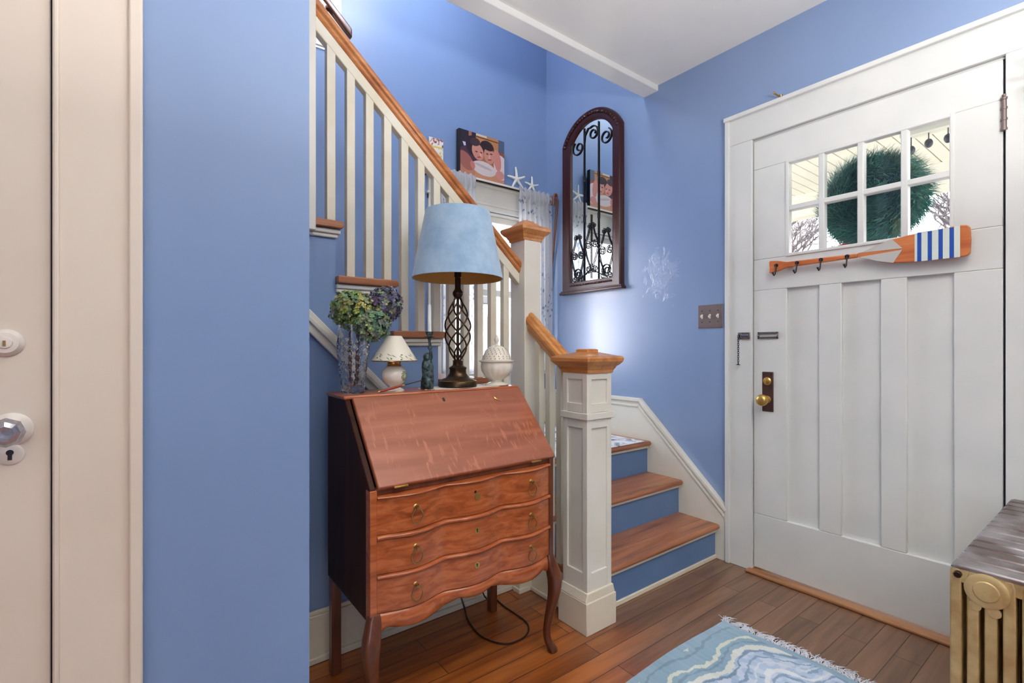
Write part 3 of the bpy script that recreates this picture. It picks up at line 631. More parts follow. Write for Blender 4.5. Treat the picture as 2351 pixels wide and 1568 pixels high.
# serpentine fronts
FX0, FX1 = DX0+.020, DX1-.018
def serp(x):
    q = (x-FX0)/(FX1-FX0); q = min(1, max(0, q))
    return .0155*(1-math.cos(6*PI*q))**.62
def serp_board(z0, z1, back, out, rnd=0, n=72, zlow=None):
    s = MB(); vs = []; m = 0
    for i in range(n+1):
        x = FX0+(FX1-FX0)*i/n; y = DYF-serp(x)-out
        zl = zlow(x) if zlow else z0
        if rnd:
            zm = (zl+z1)/2; hh = (z1-zl)/2
            ring = [(back, zl), (back, z1)]+[(y+rnd-rnd*math.cos(a), zm+hh*math.sin(a)) for a in [PI/2-PI*j/8 for j in range(9)]]
        else: ring = [(back, zl), (back, z1), (y, z1), (y, zl)]
        m = len(ring)
        for (yy, zz) in ring: vs.append((x, yy, zz))
    fs = [tuple(range(m)), tuple(n*m+k for k in range(m))[::-1]]
    for i in range(n):
        for k in range(m): fs.append((i*m+k, i*m+(k+1) % m, (i+1)*m+(k+1) % m, (i+1)*m+k))
    return s.add(vs, fs)
DR = [(.588, .692), (.474, .572), (.362, .459)]
for z0, z1 in ((.692, .700), (.573, .587), (.460, .473)):
    serp_board(z0, z1, DYF+.02, .010, .010).build('drawer_divider', 'desk_front', dk)
for di, (z0, z1) in enumerate(DR):
    dw = serp_board(z0, z1, DYF+.02, .0).build('drawer', 'desk_front', dk, bevel=.0015)
    for q in (.168, .838):
        x = FX0+(FX1-FX0)*q; y = DYF-serp(x); zc = z0+(z1-z0)*.66
        MB().lathe([(.008, 0), (.008, -.002), (.005, -.004), (.004, -.011), (.0065, -.014), (.005, -.018), (.0, -.019)], (x, y, zc), 16, 'Y').build('pull_rosette', 'antique_brass', dw)
        ring = [(x+.0185*math.sin(a)*(1 if math.cos(a) < 0 else .75+.25*(1-math.cos(a))), y-.013, zc-.024+.023*math.cos(a)) for a in [2*PI*k/24 for k in range(24)]]
        MB().tube(ring, .0023, 8, closed=True).build('ring_pull', 'antique_brass', dw)
    x = FX0+(FX1-FX0)*.497; y = DYF-serp(x); zc = z0+(z1-z0)*.63
    if di == 0:
        MB().lathe([(.0115, 0), (.0115, -.0015), (.0, -.0018)], (x+.003, y-.0005, zc-.008), 24, 'Y').build('lock_disc', 'brass', dw)
        MB().lathe([(.0045, 0), (.0, -.001)], (x-.006, y-.0002, zc+.008), 12, 'Y').build('keyhole', 'black', dw)
    else:
        kp = MB().lathe([(.0105, 0), (.0105, -.0015), (.0, -.0018)], (x, y-.0003, zc), 8, 'Y').build('keyhole_plate', 'brass', dw)
        MB().lathe([(.003, 0), (.0, -.0006)], (x, y-.002, zc+.0025), 12, 'Y').box(x-.0013, x+.0013, y-.0027, y-.0015, zc-.006, zc+.002).build('keyhole', 'black', kp)
def apr(x):
    q = (x-FX0)/(FX1-FX0)
    return .300+.020*math.cos(6*PI*q)*(1 if 0.17 < q < .83 else 1)+.012*abs(q-.5)*0
def apr_low(x):
    q = (x-FX0)/(FX1-FX0)
    if q < .40: return .328-.026*math.sin(PI*min(1, q/.40))**.8-.03*max(0, 1-q/.05)
    if q > .60: return .328-.026*math.sin(PI*min(1, (1-q)/.40))**.8-.03*max(0, 1-(1-q)/.05)
    return .328-.008*math.sin(PI*(q-.40)/.20)
serp_board(.33, .3605, DYF+.02, .004, .012, zlow=apr_low).build('apron', 'desk_front', dk)
# legs
def cab(cx_, cy_, ox, oy):
    s = MB(); vs = []; fs = []
    # z, offset outward, half width
    K = [(.37, 0, .019), (.33, .004, .022), (.30, .012, .026), (.27, .017, .026), (.22, .015, .021), (.16, .006, .0165), (.10, -.004, .0135), (.06, -.006, .012), (.035, -.001, .014), (.018, .008, .0185), (.006, .010, .019), (.0, .009, .017)]
    n = 12
    for z, o_, h_ in K:
        for k in range(n):
            a = 2*PI*k/n; cxs = math.copysign(abs(math.cos(a))**.6, math.cos(a)); sn = math.copysign(abs(math.sin(a))**.6, math.sin(a))
            vs.append((cx_+ox*o_+h_*cxs, cy_+oy*o_+h_*sn, z))
    for i in range(len(K)-1):
        for k in range(n): fs.append((i*n+k, i*n+(k+1) % n, (i+1)*n+(k+1) % n, (i+1)*n+k))
    fs += [tuple(range(n)), tuple((len(K)-1)*n+k for k in range(n))[::-1]]
    return s.add(vs, fs)
for sx_, ox in ((DX0+.016, -1), (DX1-.012, 1)):
    cab(sx_, DYF+.008, ox, -1).build('leg', 'desk_leg', dk, subsurf=1)
for sx_ in (DX0+.018, DX1-.018):
    MB().box(sx_-.016, sx_+.016, DYB-.040, DYB-.008, 0, ZB).build('leg', 'desk_leg', dk, bevel=.002)

# ================================================================== THINGS ON THE DESK
ZD = ZTp
# doily
s = MB(); vs = []; n = 60
for k in range(n):
    a = 2*PI*k/n; r = 1+.05*math.sin(a*15)
    vs.append((1.02+.19*r*math.copysign(abs(math.cos(a))**.7, math.cos(a)), 1.640+.072*r*math.copysign(abs(math.sin(a))**.7, math.sin(a))))
s.prism(vs, 'Z', ZD+.0002, ZD+.0022)
tag(s.build('lace_doily', 'doily_lace'), 'white lace doily spread under the tall lamp and the figurine', 'doily')
ZE = ZD+.0023
# table lamp
LX, LY = .984, 1.636
tl_ = thing('table_lamp', (LX, LY, ZE), 'tall bronze lamp with twisted open cage and pale blue suede shade', 'lamp')
MB().lathe([(.068, 0), (.074, .003), (.074, .020), (.071, .024), (.060, .031), (.045, .036), (.040, .042), (.033, .052), (.032, .066), (.034, .070), (.034, .075), (.026, .080), (.020, .084), (.019, .098), (.021, .101), (.012, .106)], (LX, LY, ZE), 40).build('lamp_base', 'lamp_bronze', tl_)
MB().lathe([(.0715, .0235), (.0722, .0246), (.0705, .0256)], (LX, LY, ZE), 40, close=True).build('gold_band', 'gold_line', tl_)
MB().tube([(LX, LY, ZE+.10), (LX, LY, 1.49)], .0055, 10).build('centre_rod', 'lamp_bronze', tl_)
z0, z1 = ZE+.100, 1.328
for k in range(6):
    pts = []
    for i in range(41):
        q = i/40; a = 2*PI*k/6+q*1.45*PI; r = .007+.0435*math.sin(PI*q**.92)**.95
        pts.append((LX+r*math.cos(a), LY+r*math.sin(a), z0+(z1-z0)*q))
    MB().tube(pts, .0033, 8).build('cage_strand', 'lamp_bronze', tl_)
MB().lathe([(.010, 1.318), (.015, 1.324), (.020, 1.334), (.020, 1.344), (.014, 1.352), (.0115, 1.358), (.0115, 1.40), (.014, 1.402), (.014, 1.44), (.0, 1.445)], (LX, LY, 0), 24).build('socket', 'dark_bronze', tl_)
ZS0, ZS1, RS0, RS1 = 1.395, 1.655, .1765, .125
sh = MB().lathe([(RS0-.0015, ZS0), (RS0, ZS0+.001), (RS1, ZS1-.001), (RS1-.0015, ZS1), (RS1-.003, ZS1-.001), (RS0-.003, ZS0+.001)], (LX, LY, 0), 64, close=True).build('lamp_shade', 'blue_suede', tl_)
MB().lathe([(RS0-.0035, ZS0+.001), (RS1-.0035, ZS1-.002), (RS1-.0045, ZS1-.002), (RS0-.0045, ZS0+.001)], (LX, LY, 0), 64, close=True).build('shade_lining', 'shade_lining', sh)
s = MB()
for k in range(3):
    a = 2*PI*k/3+.4; s.tube([(LX+.008*math.cos(a), LY+.008*math.sin(a), 1.62), (LX+(RS1-.004)*math.cos(a), LY+(RS1-.004)*math.sin(a), 1.655)], .0014, 6)
s.tube([(LX, LY, 1.44), (LX, LY, 1.63)], .003, 6)
s.build('shade_spider', 'antique_brass', sh)
MB().sphere((LX, LY, 1.50), .030, 16, 12, (1, 1, 1.2)).build('bulb', 'toggle_white', tl_)

# ceramic mini lamp
CX, CY = .723, 1.640
cl = thing('ceramic_candle_lamp', (CX, CY, ZD), 'small cream ceramic lamp painted with green leaves and gold rim', 'candle lamp')
gb = MB().lathe([(.036, 0), (.037, .003), (.030, .008), (.018, .014), (.018, .018), (.034, .028), (.043, .046), (.0445, .058), (.041, .072), (.030, .085), (.024, .089)], (CX, CY, ZD), 36).build('globe_base', 'porcelain', cl)
MB().lathe([(.024, .089), (.0255, .092), (.023, .096), (.0245, .108), (.027, .111), (.0, .112)], (CX, CY, ZD), 32).build('gold_neck', 'gold_rim', cl)
shp = [(.0805, .108), (.026, .194)]
cs = MB().lathe([(.080, .107), (.0815, .109), (.027, .1945), (.026, .196), (.0245, .194), (.078, .108)], (CX, CY, ZD), 48, close=True).build('cone_shade', 'porcelain', cl)
MB().lathe([(.0795, .106), (.0825, .1065), (.0825, .109), (.0805, .110)], (CX, CY, ZD), 48, close=True).build('gold_edge', 'gold_rim', cs)
def leaves(pts, surf, ln=.008, wd=.003):
    s = MB()
    for a, q, ang in pts:
        # four-vertex diamond leaf lying on the surface, slightly raised
        def P(da, dq): return surf(a+da, q+dq)
        ca, sa = math.cos(ang), math.sin(ang); vs = []
        for (l_, w_) in ((ln, 0), (ln*.3, wd), (-ln, 0), (ln*.3, -wd), (0, 0)):
            vs.append(P(l_*ca-w_*sa, l_*sa+w_*ca))
        s.add(vs[:4], [(0, 1, 2, 3)])
    return s
def cone_surf(a, q):   # a metres round, q metres up the cone
    t_ = q/.10; r = .0815+(.027-.0815)*t_+.0006; z = .109+(.1945-.109)*t_; an = a/r
    return (CX+r*math.cos(an), CY+r*math.sin(an), ZD+z)
random.seed(3)
pp = []
for k in range(46):
    a = -PI+2*PI*k/46; pp.append((a*.075, .014+.010*math.sin(k*1.7)+random.uniform(-.002, .002), random.uniform(.3, 2.6)))
for k in range(7): pp.append((-PI*.9*.05+.012*k-.19, .05+.006*math.sin(k*2), 1.2+.3*k))
leaves(pp, cone_surf, .0068, .0026).build('leaf_decoration', 'leaf_green', cs, smooth=False)
def glb(a, q):
    ph = q/.044; r = .0452*math.cos(ph); an = a/.0452
    return (CX+r*math.cos(an), CY+r*math.sin(an), ZD+.054+.0415*math.sin(ph))
pp = []
for k in range(30):
    rr = .004+.014*math.sqrt((k+.5)/30); an = k*2.4; pp.append((-1.0*.0452+rr*math.cos(an), rr*math.sin(an)*1.0, an+1))
leaves(pp, glb, .0056, .0020).build('leaf_decoration', 'leaf_green', gb, smooth=False)

# figurine candle holder and candle
FXc, FYc = .846, 1.622
fg = thing('figurine_candlestick', (FXc, FYc, ZE), 'dark green bronze figurine candlestick holding up one arm', 'candlestick')
s = MB(); prof_ = [(.022, 0), (.024, .004), (.023, .03), (.021, .05), (.020, .065), (.022, .080), (.019, .096), (.014, .106), (.009, .112)]
def rfx(a, z, i): return 1+.13*math.sin(3*a+z*60)+.09*noise.noise(Vector((math.cos(a)*2, math.sin(a)*2, z*40)))*2
s.lathe(prof_, (FXc, FYc, ZE), 24, rf=rfx)
s.build('draped_body', 'figure_bronze', fg)
MB().sphere((FXc-.004, FYc-.004, ZE+.117), .0145, 14, 10, (1, 1, 1.15)).lathe([(.0155, 0), (.013, .008), (.0, .013)], (FXc-.003, FYc-.001, ZE+.118), 14).build('head', 'figure_bronze', fg)
s = MB().tube([(FXc+.006, FYc, ZE+.094), (FXc+.014, FYc, ZE+.118), (FXc+.012, FYc, ZE+.145), (FXc+.009, FYc, ZE+.170)], [.0085, .007, .0055, .005], 10)
s.sphere((FXc+.010, FYc, ZE+.150), .008, 10, 6).tube([(FXc+.008, FYc, ZE+.168), (FXc+.008, FYc, ZE+.190)], [.004, .0065], 10)
s.tube([(FXc-.010, FYc-.006, ZE+.098), (FXc-.021, FYc-.010, ZE+.080), (FXc-.008, FYc-.021, ZE+.070)], [.007, .0055, .005], 8)
s.build('arms', 'figure_bronze', fg)
MB().lathe([(.0, 0), (.018, .001), (.020, .003), (.009, .005), (.0085, .008), (.012, .012), (.014, .019), (.0155, .020), (.0155, .022), (.008, .022), (.008, .014), (.0, .014)], (FXc+.008, FYc, ZE+.189), 24).build('candle_cup', 'figure_bronze', fg)
s = MB().lathe([(.0070, 0), (.0068, .104), (.0045, .108), (.0, .109)], (FXc+.008, FYc, ZE+.2032), 20).tube([(FXc+.008, FYc, ZE+.312), (FXc+.0085, FYc, ZE+.319)], .0008, 6)
tag(s.build('taper_candle', 'wax'), 'white taper candle standing in the bronze figurine holder', 'candle')

# potpourri jar
JX, JY = 1.158, 1.620
jr = thing('potpourri_jar', (JX, JY, ZE), 'cream ribbed porcelain jar with pierced domed lid', 'jar')
def ribs(a, z, i): return 1+.028*abs(math.cos(8*a)) if 3 < i < 9 else 1
MB().lathe([(.046, 0), (.048, .003), (.040, .007), (.022, .013), (.021, .019), (.032, .027), (.050, .040), (.061, .058), (.064, .076), (.063, .090), (.068, .094), (.0715, .097), (.0715, .100), (.060, .101), (.056, .090), (.050, .060), (.030, .036), (.0, .030)], (JX, JY, ZE), 96, rf=ribs).build('ribbed_bowl', 'porcelain', jr)
ld = MB().lathe([(.060, .1015), (.0585, .108), (.055, .120), (.047, .137), (.035, .151), (.020, .159), (.009, .162), (.006, .166), (.006, .172), (.010, .180), (.009, .188), (.005, .198), (.0, .203)], (JX, JY, ZE), 48).build('domed_lid', 'porcelain', jr)
s = MB()
for ring, (z_, r_, nn) in enumerate(((.108, .0593, 22), (.117, .0566, 20), (.126, .0530, 20), (.134, .0492, 18), (.141, .0443, 16), (.147, .0392, 14))):
    for k in range(nn):
        a = 2*PI*(k+.5*(ring % 2))/nn; ca, sa = math.cos(a), math.sin(a); tl2 = .4 if (k+ring) % 2 else -.4
        c0 = Vector((JX+r_*ca, JY+r_*sa, ZE+z_)); tg = Vector((-sa, ca, 0)); up = Vector((-ca*.55, -sa*.55, .83)); nrm = Vector((ca*.83, sa*.83, .55))
        ax = (up*math.cos(tl2)+tg*math.sin(tl2)); bx = (tg*math.cos(tl2)-up*math.sin(tl2)); c0 = c0+nrm*.0009
        s.add([c0+ax*.0038, c0+bx*.0014, c0-ax*.0038, c0-bx*.0014], [(0, 1, 2, 3)])
s.build('pierced_hole', 'stem_brown', ld, smooth=False)['kind'] = 'stuff'

# dip pen
pn = thing('dip_pen', (.70, 1.60, ZD), 'slim red handled pen leaning in front of the ceramic lamp', 'pen')
pA, pB = Vector((.641, 1.585, ZD+.0045)), Vector((.822, 1.604, ZD+.037))
P_ = lambda q: pA.lerp(pB, q)
MB().tube([P_(.03), P_(.08), P_(.3), P_(.42), P_(.5)], [.0032, .0040, .0045, .0042, .0030], 10).build('handle', 'pen_red', pn)
MB().tube([P_(0), P_(.03)], [.003, .0036], 10).build('end_cap', 'brass', pn)
MB().tube([P_(.5), P_(.56)], [.0034, .0030], 10).build('ferrule', 'brass', pn)
MB().tube([P_(.56), P_(.9), P_(1)], [.0018, .0014, .0006], 8).build('shaft', 'dark_bronze', pn)

# cut glass vase
VX, VY = .577, 1.645
vs_ = []
prf = [(.036, 0), (.039, .004), (.039, .03), (.043, .06), (.048, .10), (.0525, .14), (.0535, .165), (.050, .195), (.0475, .215), (.0485, .232)]
P2 = []
for i in range(len(prf)-1):
    for j in range(8):
        q = j/8; P2.append((prf[i][0]+(prf[i+1][0]-prf[i][0])*q, prf[i][1]+(prf[i+1][1]-prf[i][1])*q))
P2.append(prf[-1]); no = len(P2)
inner = [(.0455, .231), (.046, .195), (.048, .165), (.045, .12), (.040, .07), (.036, .03), (.0, .022)]
def cut(a, z, i):
    if i >= no or z < .006 or z > .185: return 1
    u = a*8/2/PI*1.0; w_ = z/.024
    d1 = abs(((u*1.5+w_) % 1)-.5)*2; d2 = abs(((u*1.5-w_) % 1)-.5)*2
    return 1-.055*max(0, 1-min(d1, d2)*3.0)
s = MB().lathe(P2+inner, (VX, VY, ZD), 96, rf=cut)
tag(s.build('glass_vase', 'cut_glass', None, angle=25), 'clear cut glass vase with diamond pattern, holding dried hydrangeas', 'vase')

# dried hydrangeas
def hydrangea(c, rad, sq, pal, label, stempts, nf):
    t_ = thing('dried_hydrangea', (VX, VY, ZD+.03), label, 'dried flower', 'dried hydrangeas in the vase')
    s = MB(); cols = []
    for i in range(nf):
        ph = math.acos(1-2*(i+.5)/nf); th = PI*(1+5**.5)*i
        n_ = Vector((math.sin(ph)*math.cos(th), math.sin(ph)*math.sin(th), math.cos(ph)))
        n_ = (n_+Vector([random.uniform(-.25, .25) for _ in range(3)])).normalized()
        lump = 1+.12*noise.noise(n_*2.2+Vector(c)*9)
        p = Vector((c[0]+n_.x*rad*sq[0]*lump, c[1]+n_.y*rad*sq[1]*lump, c[2]+n_.z*rad*sq[2]*lump))*1.0
        p = p-n_*random.uniform(-.003, .012)
        k = random.choice(pal) if random.random() < .45 else pal[int((noise.noise(p*16)+.5)*len(pal)) % len(pal)]
        k = tuple(min(255, max(0, q+random.randint(-14, 14))) for q in k); kc = lin(k)
        u = n_.orthogonal().normalized(); w_ = n_.cross(u); a0_ = random.uniform(0, PI); R_ = random.uniform(.0075, .0115)
        for j in range(4):
            a = a0_+j*PI/2; d1 = u*math.cos(a)+w_*math.sin(a); d2 = u*math.cos(a+.62)+w_*math.sin(a+.62); d3 = u*math.cos(a-.62)+w_*math.sin(a-.62)
            li = random.uniform(-.2, .9)
            s.add([p, p+d3*R_*.85+n_*R_*li*.5, p+d1*R_*1.1+n_*R_*li, p+d2*R_*.85+n_*R_*li*.5], [(0, 1, 2, 3)]); cols += [kc]*4
    core = len(s.v); s.sphere(c, rad*.74, 14, 10, sq); cols += [lin(tuple(q*.6 for q in pal[3]))]*(len(s.v)-core)
    s.build('bloom', 'petals', t_, smooth=False, cols=cols)
    MB().tube(stempts, .003, 8).build('stem', 'stem_brown', t_)
def hp(u, v, Y): return dp(u, v, Y)
gr_ = [(150, 160, 88), (112, 132, 80), (174, 172, 96), (96, 116, 80), (140, 150, 104)]
bl_ = [(112, 140, 116), (140, 160, 128), (150, 166, 118), (98, 124, 108), (124, 134, 96)]
pu_ = [(104, 98, 126), (126, 120, 146), (90, 86, 110), (138, 150, 118), (116, 122, 136)]
c1 = hp(812, 712, 1.640); c2 = hp(884, 700, 1.655); c3 = hp(855, 745, 1.600)
hydrangea(c1, .076, (1.0, .70, .86), gr_, 'large olive green dried hydrangea head at the left of the vase', [(VX-.01, VY, ZD+.035), (VX-.012, VY, ZD+.20), (c1[0], c1[1], c1[2]-.04)], 430)
hydrangea(c2, .064, (.95, .72, .98), pu_, 'dusky purple dried hydrangea head, highest at the right', [(VX+.014, VY, ZD+.03), (VX+.018, VY, ZD+.20), (c2[0]-.01, c2[1], c2[2]-.04)], 330)
hydrangea(c3, .062, (1.0, .70, .86), bl_, 'grey green dried hydrangea head drooping over the right rim', [(VX+.002, VY-.01, ZD+.03), (VX+.010, VY-.012, ZD+.215), (c3[0]-.015, c3[1], c3[2]-.01)], 330)

# ================================================================== CORD UNDER THE DESK
def zp(u, v, z=0):
    f = 1120.5; F = (math.sin(A), math.cos(A)); R = (math.cos(A), -math.sin(A)); t_ = (u-1175.5)/f
    d_ = (HC-z)*f/(v-797); return ((F[0]+t_*R[0])*d_, (F[1]+t_*R[1])*d_, z)
raw = [zp(u, v, .004) for u, v in ((1068, 1400), (1072, 1420), (1084, 1440), (1102, 1460), (1125, 1472), (1158, 1480), (1185, 1474), (1206, 1462), (1216, 1445), (1210, 1428), (1185, 1410), (1155, 1391), (1130, 1366))]
raw = [(raw[0][0]-.012, raw[0][1]+.10, .40), (raw[0][0]-.010, raw[0][1]+.07, .20), (raw[0][0]-.005, raw[0][1]+.03, .05)]+raw+[(1.235, 1.79, .004), (1.21, 1.795, .03), (1.19, 1.795, .12), (1.18, 1.79, .35)]
def smooth(pts, it=3):
    P = [Vector(q) for q in pts]
    for _ in range(it):
        Q = [P[0]]
        for i in range(len(P)-1): Q += [P[i].lerp(P[i+1], .25), P[i].lerp(P[i+1], .75)]
        P = Q+[P[-1]]
    return P
tag(MB().tube(smooth(raw), .0032, 6).build('power_cord', 'cord_black'), 'black electric cord looping on the floor under the desk', 'cord')

# ================================================================== RIGHT WALL: mirror, switch plate
mr_ = thing('wall_mirror', (XW, 2.33, 1.50), 'tall narrow arched mirror in carved dark red frame with iron scrolls', 'mirror')
MC = 2.33
def arch_pts(hw, zs, rise, zb, n=26):
    R_ = (hw*hw+rise*rise)/(2*rise); zc = zs+rise-R_; a_ = math.asin(min(1, hw/R_)); P = [(-hw, zb)]
    for i in range(n+1):
        a = -a_+2*a_*i/n; P.append((R_*math.sin(a), zc+R_*math.cos(a)))
    P.append((hw, zb)); return P
outl = [arch_pts(.273, 2.575, .178, 1.520), arch_pts(.262, 2.575, .170, 1.53), arch_pts(.235, 2.57, .150, 1.555), arch_pts(.212, 2.565, .135, 1.575), arch_pts(.196, 2.56, .122, 1.590)]
dep = [(0, XW-.0005), (0, XW-.030), (1, XW-.040), (2, XW-.032), (3, XW-.036), (4, XW-.026), (4, XW-.010)]
s = MB(); vs = []; m = len(outl[0])
for k, x in dep:
    for a, z in outl[k]: vs.append((x, MC-a, z))
fs = []
for i in range(len(dep)-1):
    for k in range(m): fs.append((i*m+k, i*m+(k+1) % m, (i+1)*m+(k+1) % m, (i+1)*m+k))
s.add(vs, fs); fr_ = s.build('mirror_frame', 'cherry_frame', mr_, angle=50)
MB().box(XW-.048, XW-.0005, MC-.290, MC+.290, 1.506, 1.524).box(XW-.042, XW-.0005, MC-.281, MC+.281, 1.522, 1.534).build('bottom_ledge', 'cherry_frame', fr_, bevel=.004)
s = MB(); P = arch_pts(.243, 2.572, .156, 2.577)[1:-1]
for a, z in P[::1]: s.sphere((XW-.037, MC-a, z-.002), .0115, 10, 8, (.8, 1.2, 1))
s.build('carved_beads', 'carved_cherry', fr_); s = MB()
for k in range(28): s.sphere((XW-.034, MC-.19+.38*k/27, 1.566), .0075, 8, 6)
s.build('carved_beads', 'carved_cherry', fr_)
poly = [(MC-a, z) for a, z in arch_pts(.200, 2.562, .124, 1.585)]
MB().prism(poly, 'X', XW-.014, XW-.008).build('mirror_glass', 'mirror_glass', mr_, smooth=False)
XS = XW-.0195
def P3(a, z): return (XS, MC-a, z)
def spiral(c, R_, a0_, turns, n=40, end=.30):
    out = []
    for i in range(n+1):
        q = i/n; e = q*q*(3-2*q); r = R_*(1-(1-end)*e); ox = R_*.18*e
        out.append(P3(c[0]+ox+r*math.cos(a0_+turns*2*PI*q), c[1]+r*math.sin(a0_+turns*2*PI*q)))
    return out
s = MB()
for a in (-.067, .067): s.tube([P3(a, 1.59), P3(a, 2.655)], .0040, 8)
for a in (-.067, .067):
    for z in (2.30, 2.02): s.lathe([(.0065, -.02), (.0065, .02)], P3(a, z), 10)
for sg in (-1, 1):
    s.tube(spiral((sg*.128, 2.535), .052, PI/2-sg*.6 if sg > 0 else PI/2+.6, -sg*1.45), .0042, 8)
s.tube([P3(-.067, 2.55), P3(-.060, 2.60), P3(-.03, 2.64)]+spiral((.012, 2.595), .048, PI*.66, -1.45), .0042, 8)
for cx_, zo in ((0, 0), (-.132, -.06), (.132, -.06)):
    z0_ = 1.95+zo
    for sg in (-1, 1):
        s.tube([P3(cx_+sg*.012, z0_+.02), P3(cx_+sg*.03, z0_-.04), P3(cx_+sg*.058, z0_-.10), P3(cx_+sg*.062, z0_-.13), P3(cx_+sg*.045, z0_-.19), P3(cx_+sg*.012, z0_-.27)], .0034, 8)
        s.tube(spiral((cx_+sg*.020, z0_+.015), .017, PI/2, sg*1.5, 20), .0032, 8)
        s.tube(spiral((cx_+sg*.034, z0_-.115), .026, PI/2, sg*1.7, 24), .0032, 8)
        s.tube(spiral((cx_+sg*.030, z0_-.285), .024, -PI/2+sg*.3, -sg*1.6, 24), .0032, 8)
for sg in (-1, 1):
    s.tube(spiral((sg*.135, 1.645), .040, -PI*.5, -sg*1.9, 30), .0036, 8)
    s.tube([P3(0, 1.665), P3(sg*.07, 1.63), P3(sg*.135, 1.603)], .0036, 8)
s.tube([P3(0, 1.60), P3(0, 2.04)], .0036, 8)
s.build('iron_scrollwork', 'black_iron', mr_)

sw_ = thing('light_switch_plate', (XW, 1.46, 1.232), 'brownish metal triple light switch plate beside the door casing', 'light switch')
MB().prism([(1.389, 1.234), (1.533, 1.234), (1.533, 1.362), (1.389, 1.362)], 'X', XW-.006, XW).build('plate', 'plate_metal', sw_, bevel=.003)
for k, yy in enumerate((1.508, 1.461, 1.414)):
    dz_ = (.012, -.012, .004)[k]
    MB().box(XW-.0085, XW-.005, yy-.005, yy+.005, 1.286, 1.310).prism([(yy-.0035, 1.292+dz_*.1), (yy+.0035, 1.292+dz_*.1), (yy+.0035, 1.304+dz_*.1), (yy-.0035, 1.304+dz_*.1)], 'X', XW-.020, XW-.0055).build('toggle', 'toggle_white', sw_, bevel=.0012)
s = MB()
for yy in (1.508, 1.461, 1.414):
    for zz in (1.268, 1.329): MB().lathe([(.003, 0), (.003, -.001), (.0, -.0015)], (XW-.006, yy, zz), 10, 'X').build('screw', 'dark_bronze', sw_)

# ================================================================== PADDLE COAT RACK on the door
pr_ = thing('paddle_coat_rack', (2.45, .77, 1.46), 'wooden oar coat rack with blue and white stripes hung on the front door', 'coat rack')
PX0, PX1 = 2.430, 2.446
hnd = [(1.128, 1.546), (1.120, 1.549), (1.085, 1.544), (1.045, 1.533), (.76, 1.530), (.76, 1.512), (1.045, 1.507), (1.085, 1.494), (1.120, 1.488), (1.128, 1.492)]
hn = MB().prism(hnd, 'X', PX0, PX1).build('handle', 'paddle_wood', pr_, bevel=.004)
bld = [(.76, 1.530), (.73, 1.535), (.69, 1.552), (.64, 1.568), (.58, 1.577), (.50, 1.582), (.43, 1.585), (.412, 1.582), (.404, 1.572), (.402, 1.525), (.404, 1.478), (.412, 1.468), (.43, 1.465), (.50, 1.466), (.58, 1.467), (.64, 1.472), (.69, 1.488), (.73, 1.505), (.76, 1.512)]
bd = MB().prism(bld, 'X', PX0, PX1).build('blade', 'paddle_wood', pr_, bevel=.004)
xa, xb = PX0-.0012, PX0+.002
MB().prism([(.757, 1.530), (.73, 1.536), (.69, 1.5525), (.64, 1.569), (.605, 1.5265)], 'X', xa, xb).prism([(.757, 1.512), (.605, 1.5205), (.635, 1.472), (.69, 1.4875), (.73, 1.504)], 'X', xa, xb).build('silver_chevron', 'silver_paint', bd)
for k in range(4):
    y_ = .558-.032*k; MB().box(xa, xb, y_-.013, y_, 1.4665, 1.580).build('blue_stripe', 'stripe_blue', bd)
    if k < 3: MB().box(xa, xb, y_-.032, y_-.013, 1.466, 1.581).build('white_stripe', 'stripe_white', bd)
MB().box(xa, xb, .558, .566, 1.4675, 1.5785).build('white_stripe', 'stripe_white', bd)
MB().box(xa, xb, .432, .449, 1.466, 1.583).build('white_stripe', 'stripe_white', bd)
MB().box(PX1, XF, 1.03, 1.06, 1.51, 1.53).build('standoff', 'paddle_wood', pr_)
MB().box(PX1, XF, .50, .53, 1.51, 1.54).build('standoff', 'paddle_wood', pr_)
for yy in (1.092, .999, .899, .797):
    s = MB().lathe([(.0, -.005), (.008, -.004), (.009, 0)], (PX0, yy, 1.522), 12, 'X')
    s.tube([(PX0-.004, yy, 1.522), (PX0-.006, yy, 1.500), (PX0-.012, yy, 1.480), (PX0-.024, yy, 1.472), (PX0-.034, yy, 1.480)], [.004, .003, .003, .003, .0034], 8)
    s.sphere((PX0-.035, yy, 1.482), .005, 8, 6); s.build('hook', 'black_iron', pr_)

